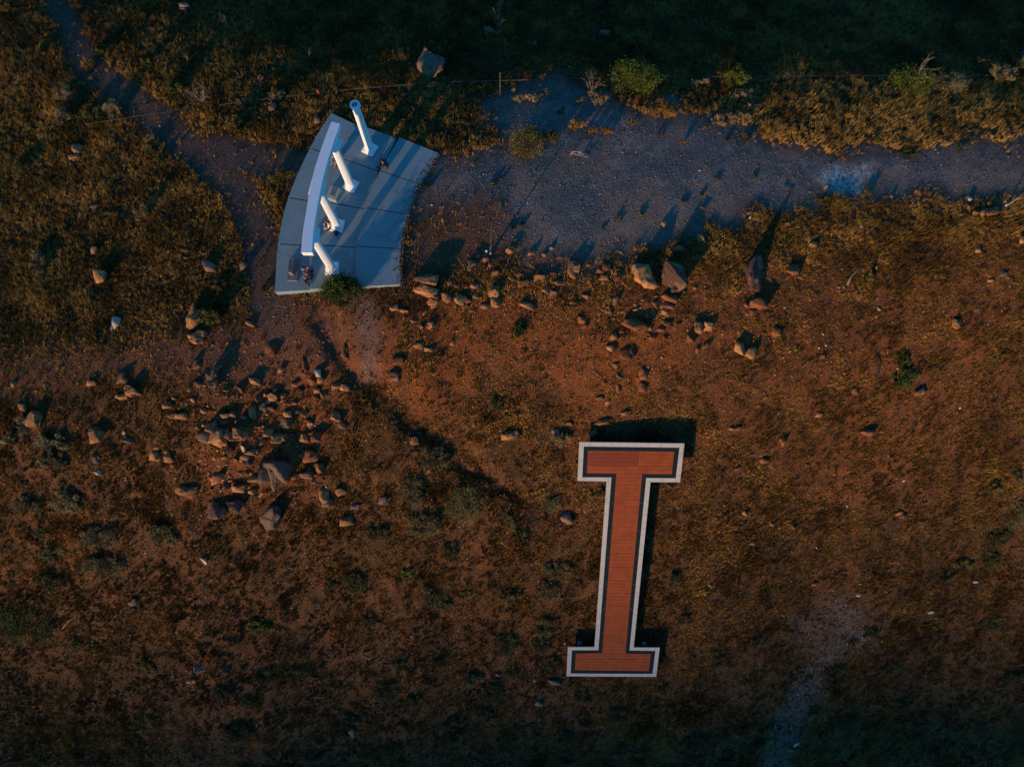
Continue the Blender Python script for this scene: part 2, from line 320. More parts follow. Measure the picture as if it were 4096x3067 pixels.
# ================================================================ GROUND
def build_ground():
    fx = np.arange(-46, 48, .17); fy = np.arange(-30, 60, .17)
    o = np.cumsum(np.geomspace(.3, 260, 34))
    X = np.concatenate([fx[0] - o[::-1], fx, fx[-1] + o]); Y = np.concatenate([fy[0] - o[::-1], fy, fy[-1] + o])
    gx, gy = np.meshgrid(X, Y); nx, ny = len(X), len(Y); x, y = gx.ravel(), gy.ravel()
    z = ground_h(x, y)
    g, p, r, pl, ws = zones(x, y)
    lit = ss(-3.5, 1.0, y - crest(x) + 1.2 * fbm(x * .3, y * .3, 55, 3)) * (1 - .9 * p)
    lit = np.maximum(lit, .55 * ss(-.05, .35, fbm(x * .35, y * .35, 56, 3)) * (1 - r)); lit = np.maximum(lit, .6 * softpoly(x, y, BL, 1.5, 2))
    q = np.arange(nx * ny).reshape(ny, nx)
    Fc = np.stack([q[:-1, :-1], q[:-1, 1:], q[1:, 1:], q[1:, :-1]], -1).reshape(-1, 4)
    me = mesh_np('ground', np.stack([x, y, z], 1), Fc, ground_material(), True, {'zone': np.stack([g, p, r], 1), 'zone_b': np.stack([pl, lit, ws], 1)})
    ob = link('ground', me); ob['kind'] = 'structure'
build_ground()
def build_shade_ridge():
    # unseen ridge added to block part of the sun and dim the lower slope
    D, n, m = 1280., 120, 14; s = np.linspace(-2600, 2600, n); prof = np.array([(-620, -60), (-480, -20), (-330, 45), (-220, 100), (-120, 155), (-50, 190), (0, 1), (60, 190), (160, 140), (330, 60), (560, -60)], float)
    ridge = -RIDGE_S + 0
    V = []; dirx, diry = L[0] / math.cos(EL), L[1] / math.cos(EL)
    for a in s:
        zc = D * math.tan(EL) + RIDGE_S / math.cos(EL) + 1.2 * math.sin(a * .021) + .8 * math.sin(a * .05 + 1) - 30 * ss(400, 2600, abs(a))
        for dd, hh in prof:
            k = zc if hh == 1 else zc * hh / 205
            V.append((dirx * (D - dd * 1.0) - diry * a, diry * (D - dd) + dirx * a, k + (6 * math.sin(a * .013 + dd * .02) if hh != 1 else 0)))
    m = len(prof); q = np.arange(n * m).reshape(n, m); Fc = np.stack([q[:-1, :-1], q[:-1, 1:], q[1:, 1:], q[1:, :-1]], -1).reshape(-1, 4)
    o = link('shade_ridge', mesh_np('shade_ridge', V, Fc, MAT['shade_ridge'], True)); o['kind'] = 'structure'
RIDGE_S = -18.2
build_shade_ridge()

# ================================================================ CONCRETE PLATFORM
Z1 = (1050, 350, 750 / 1380)
def zp(p, z, reg=Z1): return flat(np.array([reg[0] + p[0] * reg[2]]), np.array([reg[1] + p[1] * reg[2]]), z)[0]
COLS = [[(505, 185), (350, 445), (190, 810), (115, 1150), (90, 1508)], [(712, 272), (580, 520), (455, 842), (378, 1157), (346, 1487)],
        [(1010, 364), (866, 612), (752, 883), (693, 1168), (680, 1468)], [(1306, 485), (1162, 713), (1076, 935), (1024, 1187), (1020, 1454)]]
ZS = [.36, .57, .78]
def arc(P, i, t):
    P = [np.array(p) for p in P]; a = P[i - 1] if i > 0 else 2 * P[0] - P[1]; b, c = P[i], P[i + 1]; d = P[i + 2] if i + 2 < len(P) else 2 * P[-1] - P[-2]
    return .5 * (2 * b + (c - a) * t + (2 * a - 5 * b + 4 * c - d) * t * t + (3 * b - a - 3 * c + d) * t**3)
plat = empty('concrete_platform', tuple(zp((600, 850), .36)), 'fan-shaped stepped concrete platform under the white columns', 'platform')
po = np.array(plat.location)
for j in range(3):
    lw = [zp(p, ZS[j]) for p in COLS[j]]; rw = [zp(p, ZS[j]) for p in COLS[j + 1]]
    if j < 2:  # run under the riser of the next step so that faces butt
        rw = [zp(p, ZS[j + 1]) * np.array([1, 1, 0]) + np.array([0, 0, ZS[j]]) for p in COLS[j + 1]]
    for i in range(4):
        n = 5; T = np.linspace(.012, .988, n)
        top = []
        for t in T:
            a, b = arc(lw, i, t), arc(rw, i, t); e = (b - a) / np.linalg.norm(b - a)
            jag = (0.10 * math.sin(31 * t + 7 * i) + .06 * math.sin(77 * t + i)) if j == 2 else 0
            top.append((a + e * .004 - po, b - e * (.006 + abs(jag)) - po))
        pts = [tuple(q) for pr in top for q in pr]; bot = [(p[0], p[1], -.75 - po[2]) for p in pts]; N = len(pts)
        fc = []
        for k in range(n - 1):
            fc += [(2 * k, 2 * k + 1, 2 * k + 3, 2 * k + 2), (2 * k, 2 * k + 2, N + 2 * k + 2, N + 2 * k), (2 * k + 1, N + 2 * k + 1, N + 2 * k + 3, 2 * k + 3), (N + 2 * k, N + 2 * k + 2, N + 2 * k + 3, N + 2 * k + 1)]
        fc += [(0, N, N + 1, 1), (N - 2, N - 1, 2 * N - 1, 2 * N - 2)]
        MB().poly(pts + bot, fc).build('slab', 'concrete', plat)
# extra treads at the top end of each riser
for a, b, w_, z in (((700, 300), (592, 497), 42, .455), ((985, 385), (880, 585), 40, .67)):
    A, B = zp(a, z), zp(b, z); A2, B2 = zp((a[0] + 12, a[1] + 6), z), zp((b[0] + 12, b[1] + 6), z); e = (A - B) / np.linalg.norm(A - B); nrm = np.array([-e[1], e[0], 0]); nrm = nrm if nrm[0] < 0 else -nrm
    c = (A + B) / 2 + nrm * .2; d = np.linalg.norm(A - B)
    rot = Matrix.Rotation(math.atan2(e[1], e[0]), 3, 'Z')
    zb = z - .15
    MB().box((c[0] - po[0], c[1] - po[1], (z + zb) / 2 - po[2]), (d, .36, z - zb), rot).build('tread', 'concrete', plat, bevel=.01)
ZP = (1300, 430, 480 / 2208)
q = zp((1003, 1095), .57, ZP); MB().box((q[0] - po[0], q[1] - po[1], .57 - po[2] + .08), (.36, .2, .16), Matrix.Rotation(math.radians(-25), 3, 'Z')).build('step_block', 'concrete', plat, bevel=.01)

# ================================================================ COLUMNS + BEAM
CPOS = {k: flat(np.array([Z1[0] + p[0] * Z1[2]]), np.array([Z1[1] + p[1] * Z1[2]]), .57)[0] for k, p in {'A': (793, 457), 'B': (652, 724), 'C': (552, 1020), 'D': (514, 1333)}.items()}
CROT = {'A': -29, 'B': -26, 'C': -10, 'D': 0}
CLAB = {'A': 'freestanding white fluted column with an open hollow top, no beam on it', 'B': 'white fluted column under the upper end of the beam', 'C': 'white fluted column under the middle of the beam, with a person leaning on its base', 'D': 'white fluted column under the lower end of the beam, nearest the dark green bush'}
shaft_me = base_me = None
def flut(z): return .30 < z < 4.72
def column(k):
    global shaft_me, base_me
    t = empty('fluted_column', tuple(CPOS[k]), CLAB[k], 'column', 'row of white fluted columns', math.radians(CROT[k]))
    MB().box((0, 0, .07), (.86, .86, .14)).build('plinth', 'white', t, bevel=.012)
    MB().lathe([(.40, .14), (.42, .17), (.42, .20), (.39, .225), (.36, .23), (.345, .25), (.355, .27), (.355, .285), (.30, .30)], 40).build('base_moulding', 'white', t, True)
    top = 4.85 if k == 'A' else 4.55
    prof = [(.280 - .035 * (z / 4.8)**1.5, z) for z in np.linspace(.30, top, 14)]
    if k == 'A':
        MB().lathe(prof, 160, flute=flut).build('shaft', 'white', t)
        MB().lathe([(.246, 4.85), (.30, 4.87), (.322, 4.91), (.322, 4.97), (.30, 5.02), (.29, 5.06), (.20, 5.06), (.20, 4.99)], 48, cap=False).build('top_rim', 'white', t, True)
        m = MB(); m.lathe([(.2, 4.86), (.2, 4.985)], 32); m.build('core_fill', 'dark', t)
    else:
        MB().lathe(prof, 160, flute=lambda z: z > .31).build('shaft', 'white', t)
        c = MB(); c.lathe([(.245, 4.55), (.29, 4.58), (.30, 4.62), (.27, 4.64), (.28, 4.8), (.33, 4.95), (.40, 5.02)], 32)
        c.build('capital_bell', 'white', t, True)
        for sx, sy in ((1, 1), (1, -1), (-1, 1), (-1, -1)):
            v = MB(); d = Vector((sx, sy, 0)).normalized(); side = Vector((-d.y, d.x, 0))
            pts = []
            for i in range(15):
                a = i / 14 * 2.5 * math.pi; r = .12 * (1 - i / 22); pts.append(d * (.40 + r * math.sin(a)) + Vector((0, 0, 4.94 + r * math.cos(a) * .8)))
            v.tube(pts, [.045 - .0015 * i for i in range(15)], 6); v.build('volute', 'white', t, True)
        for i in range(8):
            a = i * math.pi / 4 + .39; d = Vector((math.cos(a), math.sin(a), 0))
            l = MB(); l.tube([d * .27 + Vector((0, 0, 4.62)), d * .33 + Vector((0, 0, 4.76)), d * .36 + Vector((0, 0, 4.84)), d * .41 + Vector((0, 0, 4.83))], [.05, .075, .06, .015], 6); l.build('leaf_ornament', 'white', t, True)
        MB().box((0, 0, 5.065), (.92, .92, .085)).build('abacus', 'white', t, bevel=.02)
for k in 'ABCD': column(k)
BT, BB = 6.1, 5.682
bl = [zp(p, BT) for p in [(506, 251), (425, 470), (360, 690), (325, 900), (300, 1050), (285, 1215)]]
br = []
lw = [(506, 251), (425, 470), (360, 690), (325, 900), (300, 1050), (285, 1215)]; rw = [(573, 266), (500, 480), (441, 692), (400, 905), (377, 1052), (364, 1216)]
beam = empty('stone_beam', tuple(CPOS['C'] * np.array([1, 1, 0]) + np.array([0, 0, BB])), 'curved white beam resting on three of the fluted columns', 'beam'); bo = np.array(beam.location)
def beam_part(name, z0, z1, off):
    A = [zp(p, BT) for p in lw]; B = [zp(p, BT) for p in rw]; pts = []
    for i in range(5):
        for t in np.linspace(0, 1, 5)[:(5 if i == 4 else 4)]:
            a, b = arc(A, i, t), arc(B, i, t); e = (b - a) / np.linalg.norm(b - a)
            for q in (a - e * off, b + e * off): pts.append((q[0] - bo[0], q[1] - bo[1], 0))
    N = len(pts); P = [(p[0], p[1], z1 - bo[2]) for p in pts] + [(p[0], p[1], z0 - bo[2]) for p in pts]; fc = []
    for k in range(N // 2 - 1):
        a = 2 * k; fc += [(a, a + 1, a + 3, a + 2), (N + a, N + a + 2, N + a + 3, N + a + 1), (a, a + 2, N + a + 2, N + a), (a + 1, N + a + 1, N + a + 3, a + 3)]
    fc += [(0, N, N + 1, 1), (N - 2, N - 1, 2 * N - 1, 2 * N - 2)]
    return MB().poly(P, fc).build(name, 'white', beam, bevel=.015)
beam_part('block', BB, BT, 0.0)
beam_part('cornice', BT - .13, BT - .06, .025)

# ================================================================ STELE + PLAQUE
ZB = (1090, 950, 360 / 2208)
q = zp((510, 775), .52, ZB); st = empty('memorial_stele', (q[0], q[1], .364), 'narrow upright memorial stone on a low granite base on the left slab', 'memorial', rz=math.radians(-2))
MB().box((0, 0, .08), (.66, 1.58, .16)).build('base', 'granite', st, bevel=.015)
m = MB(); m.box((-.03, -.02, .43), (.235, .86, .54)); m.build('upright_stone', 'granite', st, bevel=.012)
m = MB()
for i in range(10): m.box((-.09 + .05 * math.sin(i * 2.1), -.38 + i * .078, .712), (.06 + .03 * (i % 2), .045, .02))
m.build('carved_relief', 'rock_red', st)
q = zp((550, 780), .57, (1050, 350, 750 / 1380)); pq = flat(np.array([1337.]), np.array([780.]), .57)[0]
pl_ = empty('plaque_stand', (pq[0], pq[1], .574), 'low concrete block with a framed bronze plaque beside the middle columns', 'plaque', rz=math.radians(-20))
MB().poly([(-.42, -.5, 0), (.42, -.5, 0), (.42, .5, 0), (-.42, .5, 0), (-.36, -.42, .22), (.36, -.42, .22), (.36, .42, .34), (-.36, .42, .34)], [(0, 1, 5, 4), (1, 2, 6, 5), (2, 3, 7, 6), (3, 0, 4, 7), (4, 5, 6, 7), (0, 3, 2, 1)]).build('block', 'concrete', pl_, bevel=.012)
rt = Matrix.Rotation(math.atan2(.12, .84), 3, 'X')
MB().box((0, .02, .288), (.42, .56, .03), rt).build('frame', 'concrete', pl_, bevel=.006)
MB().box((0, .02, .30), (.34, .48, .03), rt).build('plate', mat('bronze plate', (.14, .17, .17), .5, [(16, (.07, .09, .09), .5, .55)], metal=.3), pl_)

# ================================================================ LETTER I
IZ = 47.75
Ic = [(2320, 1770), (2738, 1775), (2624, 2707), (2266, 2703)]
zr = np.array([1.0, 1.00035, 1.16806, 1.16771]) * IZ
IP = [CAM + M @ np.array([(u - CX) / F * z, (v - CY) / F * z, z]) for (u, v), z in zip(Ic, zr)]
ex = IP[1] - IP[0]; IW = np.linalg.norm(ex); ex /= IW; ey = IP[0] - IP[3]; ey -= ex * (ey @ ex); IHh = np.linalg.norm(ey); ey /= IHh; ez = np.cross(ex, ey)
IO = IP[3]
def iplane(u, v):
    r = M @ np.array([u - CX, v - CY, F]); t = ((IO - CAM) @ ez) / (r @ ez); p = CAM + r * t - IO; return p @ ex, p @ ey
def ireg(pts, reg): return [iplane(reg[0] + x * reg[2], reg[1] + y * reg[2]) for x, y in pts]
T_, B_ = (2200, 1600, 700 / 1932), (2200, 2300, 600 / 1987)
outer = ireg([(325, 462), (1484, 478), (1435, 905), (1109, 904)], T_) + ireg([(1108, 955), (1453, 957), (1406, 1341), (218, 1335), (238, 950), (590, 950)], B_) + ireg([(625, 897), (303, 890)], T_)
inner = ireg([(373, 510), (1430, 523), (1388, 861), (1062, 858)], T_) + ireg([(1053, 993), (1396, 997), (1358, 1303), (273, 1298), (290, 990), (640, 990)], B_) + ireg([(678, 852), (356, 850)], T_)
field = ireg([(416, 555), (1372, 570), (1343, 819), (1018, 816)], T_) + ireg([(1000, 1036), (1336, 1040), (1311, 1266), (328, 1260), (343, 1033), (690, 1030)], B_) + ireg([(733, 812), (406, 808)], T_)
sign = bpy.data.objects.new('letter_sign', None); COL.objects.link(sign); tag(sign, 'giant orange letter I with black and white borders standing on the slope', 'sign')
sign.matrix_world = Matrix([[ex[i], ey[i], ez[i], IO[i]] for i in range(3)] + [[0, 0, 0, 1]])
def ring(o, i, z0, z1):
    n = len(o); P = [(*p, z1) for p in o] + [(*p, z1) for p in i] + [(*p, z0) for p in o] + [(*p, z0) for p in i]; fc = []
    for k in range(n):
        j = (k + 1) % n; fc += [(k, j, n + j, n + k), (2 * n + k, 3 * n + k, 3 * n + j, 2 * n + j), (k, 2 * n + k, 2 * n + j, j), (n + k, n + j, 3 * n + j, 3 * n + k)]
    return MB().poly(P, fc)
ring(outer, inner, -.08, .012).build('white_border', MAT['I_white'], sign)
ring(inner, field, -.075, .004).build('black_border', MAT['I_black'], sign)
def _plank(m):
    t = m.node_tree; n = t.nodes; l = t.links; b = n['Principled BSDF']; src = b.inputs['Base Color'].links[0].from_socket; tc = n.new('ShaderNodeTexCoord'); wv = n.new('ShaderNodeTexWave'); wv.bands_direction = 'Y'; wv.inputs['Scale'].default_value = 1.05; wv.inputs['Distortion'].default_value = 0
    l.new(tc.outputs['Object'], wv.inputs['Vector']); mr = n.new('ShaderNodeMapRange'); mr.inputs[1].default_value = 0; mr.inputs[2].default_value = .12; mr.inputs[3].default_value = .66; mr.inputs[4].default_value = 1; l.new(wv.outputs['Fac'], mr.inputs[0])
    k = n.new('ShaderNodeMix'); k.data_type = 'RGBA'; k.blend_type = 'MULTIPLY'; k.inputs[0].default_value = 1; l.new(src, k.inputs[6]); l.new(mr.outputs[0], k.inputs[7]); l.new(k.outputs[2], b.inputs['Base Color'])
_plank(MAT['I_orange']); _plank(MAT['I_orange_dark'])
def clip_rect(x0, x1, y0, y1, z1, name, m):
    MB().poly([(x0, y0, z1), (x1, y0, z1), (x1, y1, z1), (x0, y1, z1), (x0, y0, -.07), (x1, y0, -.07), (x1, y1, -.07), (x0, y1, -.07)], [(0, 1, 2, 3), (4, 7, 6, 5), (0, 4, 5, 1), (1, 5, 6, 2), (2, 6, 7, 3), (3, 7, 4, 0)]).build(name, m, sign)
fx = lambda i: field[i][0]; fy = lambda i: field[i][1]
tl, tr, trb, sr, srb, brt, brb, blb, blt, slb, stl, tlb = range(12)
g_ = .011
ytop, ybar, ystem0, ybot = (fy(tl) + fy(tr)) / 2, (fy(tlb) + fy(trb)) / 2, (fy(blt) + fy(brt)) / 2, (fy(blb) + fy(brb)) / 2
ymid = iplane(T_[0] + 700 * T_[2], T_[1] + 726 * T_[2])[1]; xmid = iplane(T_[0] + 985 * T_[2], T_[1] + 640 * T_[2])[0]
xl, xr = (fx(tl) + fx(tlb)) / 2, (fx(tr) + fx(trb)) / 2
clip_rect(xl, xmid - g_, ymid + g_, ytop, 0, 'panel', MAT['I_orange_dark']); clip_rect(xmid + g_, xr, ymid + g_, ytop, 0, 'panel', MAT['I_orange'])
clip_rect(xl, xr, ybar, ymid - g_, 0, 'panel', MAT['I_orange'])
sl, sr_ = (fx(stl) + fx(slb)) / 2, (fx(sr) + fx(srb)) / 2
seams = [ybar]
for yy in (930, 1087, 1243, 1398, 1550): seams.append(iplane(T_[0] + 850 * T_[2], T_[1] + yy * T_[2])[1])
for yy in (70, 237, 402, 565, 724, 883): seams.append(iplane(B_[0] + 850 * B_[2], B_[1] + yy * B_[2])[1])
n0 = seams[5]; n1 = seams[6]; extra = max(1, round((n0 - n1) / 1.12)); seams = seams[:6] + [n0 + (n1 - n0) * i / extra for i in range(1, extra)] + seams[6:] + [ystem0]
for a, b in zip(seams[:-1], seams[1:]): clip_rect(sl, sr_, b + g_, a - g_, 0, 'panel', MAT['I_orange'])
bx0, bx1 = (fx(blt) + fx(blb)) / 2, (fx(brt) + fx(brb)) / 2; ybm = iplane(B_[0] + 700 * B_[2], B_[1] + 1110 * B_[2])[1]; xbm = iplane(B_[0] + 925 * B_[2], B_[1] + 1190 * B_[2])[0]
clip_rect(bx0, bx1, ybm + g_, ystem0 - 2 * g_, 0, 'panel', MAT['I_orange']); clip_rect(bx0, xbm - g_, ybot, ybm - g_, 0, 'panel', MAT['I_orange']); clip_rect(xbm + g_, bx1, ybot, ybm - g_, 0, 'panel', MAT['I_orange'])
# backing sheet shows in the panel seams as a bright line
def outline(o, z0, z1):
    n = len(o); return MB().poly([(*p, z1) for p in o] + [(*p, z0) for p in o], [tuple(range(n)), tuple(range(2 * n - 1, n - 1, -1))] + [(k, n + k, n + (k + 1) % n, (k + 1) % n) for k in range(n)])
outline(field, -.06, -.012).build('backing_sheet', 'I_seam', sign)
bolt = None
def bolts(pts):
    global bolt
    for x, y in pts:
        if bolt is None:
            o = MB().lathe([(.028, 0.0), (.028, .02), (.018, .03)], 8).build('bolt', 'chrome', sign); bolt = o; o.location = (x, y, .002); continue
        c = bolt.copy(); COL.objects.link(c); c.parent = sign; c.location = (x, y, .002)
bp = []
for s_ in seams[1:-1]:
    for f_ in (.32, .66): bp.append((sl + (sr_ - sl) * f_, s_ - .04))
for f_ in (.03, .15, .28, .41, .58, .73, .86, .97): bp += [(xl + (xr - xl) * f_, ymid - .05), (xl + (xr - xl) * f_, ytop - .06), (bx0 + (bx1 - bx0) * f_, ybm - .05)]
for f_ in (.05, .2, .4, .6, .8, .95): bp.append((bx0 + (bx1 - bx0) * f_, ybot + .07))
for s_ in seams[::2]:
    bp += [(sl - .12, s_ - .3), (sr_ + .12, s_ - .3)]
bolts(bp[:90])
# posts and footings
import itertools
for (fxp, fyp) in ((.10, .985), (.90, .99), (.13, .875), (.88, .875), (.38, .75), (.62, .75), (.38, .55), (.62, .55), (.38, .35), (.62, .35), (.14, .135), (.86, .135), (.14, .02), (.86, .02)):
    wx = IO + ex * (fxp * IW) + ey * (fyp * IHh); gz = float(ground_h(wx[0], wx[1])); off = .22 if fyp > .95 else (.3 if abs(fyp - .135) < .01 else 0)
    wy = wx[1] + off
    gz = float(ground_h(wx[0], wy))
    topz = wx[2] - .12
    if topz - gz < .1: continue
    inv = sign.matrix_world.inverted()
    o = MB().box((0, 0, (topz - gz) / 2 - .2), (.12, .12, topz - gz + .4)).build('post', 'steel', sign); o.matrix_world = Matrix.Translation((wx[0], wy - off * .3, gz))
    f = MB().box((0, 0, -.1), (.36, .36, .55)).build('footing', 'concrete', sign, bevel=.02); f.matrix_world = Matrix.Translation((wx[0], wy, gz))
    f.parent = o; f.matrix_parent_inverse = Matrix.Translation((wx[0], wy - off * .3, gz)).inverted() @ inv.inverted() @ inv if False else Matrix(); f.matrix_local = Matrix.Translation((0, off * .3, 0))

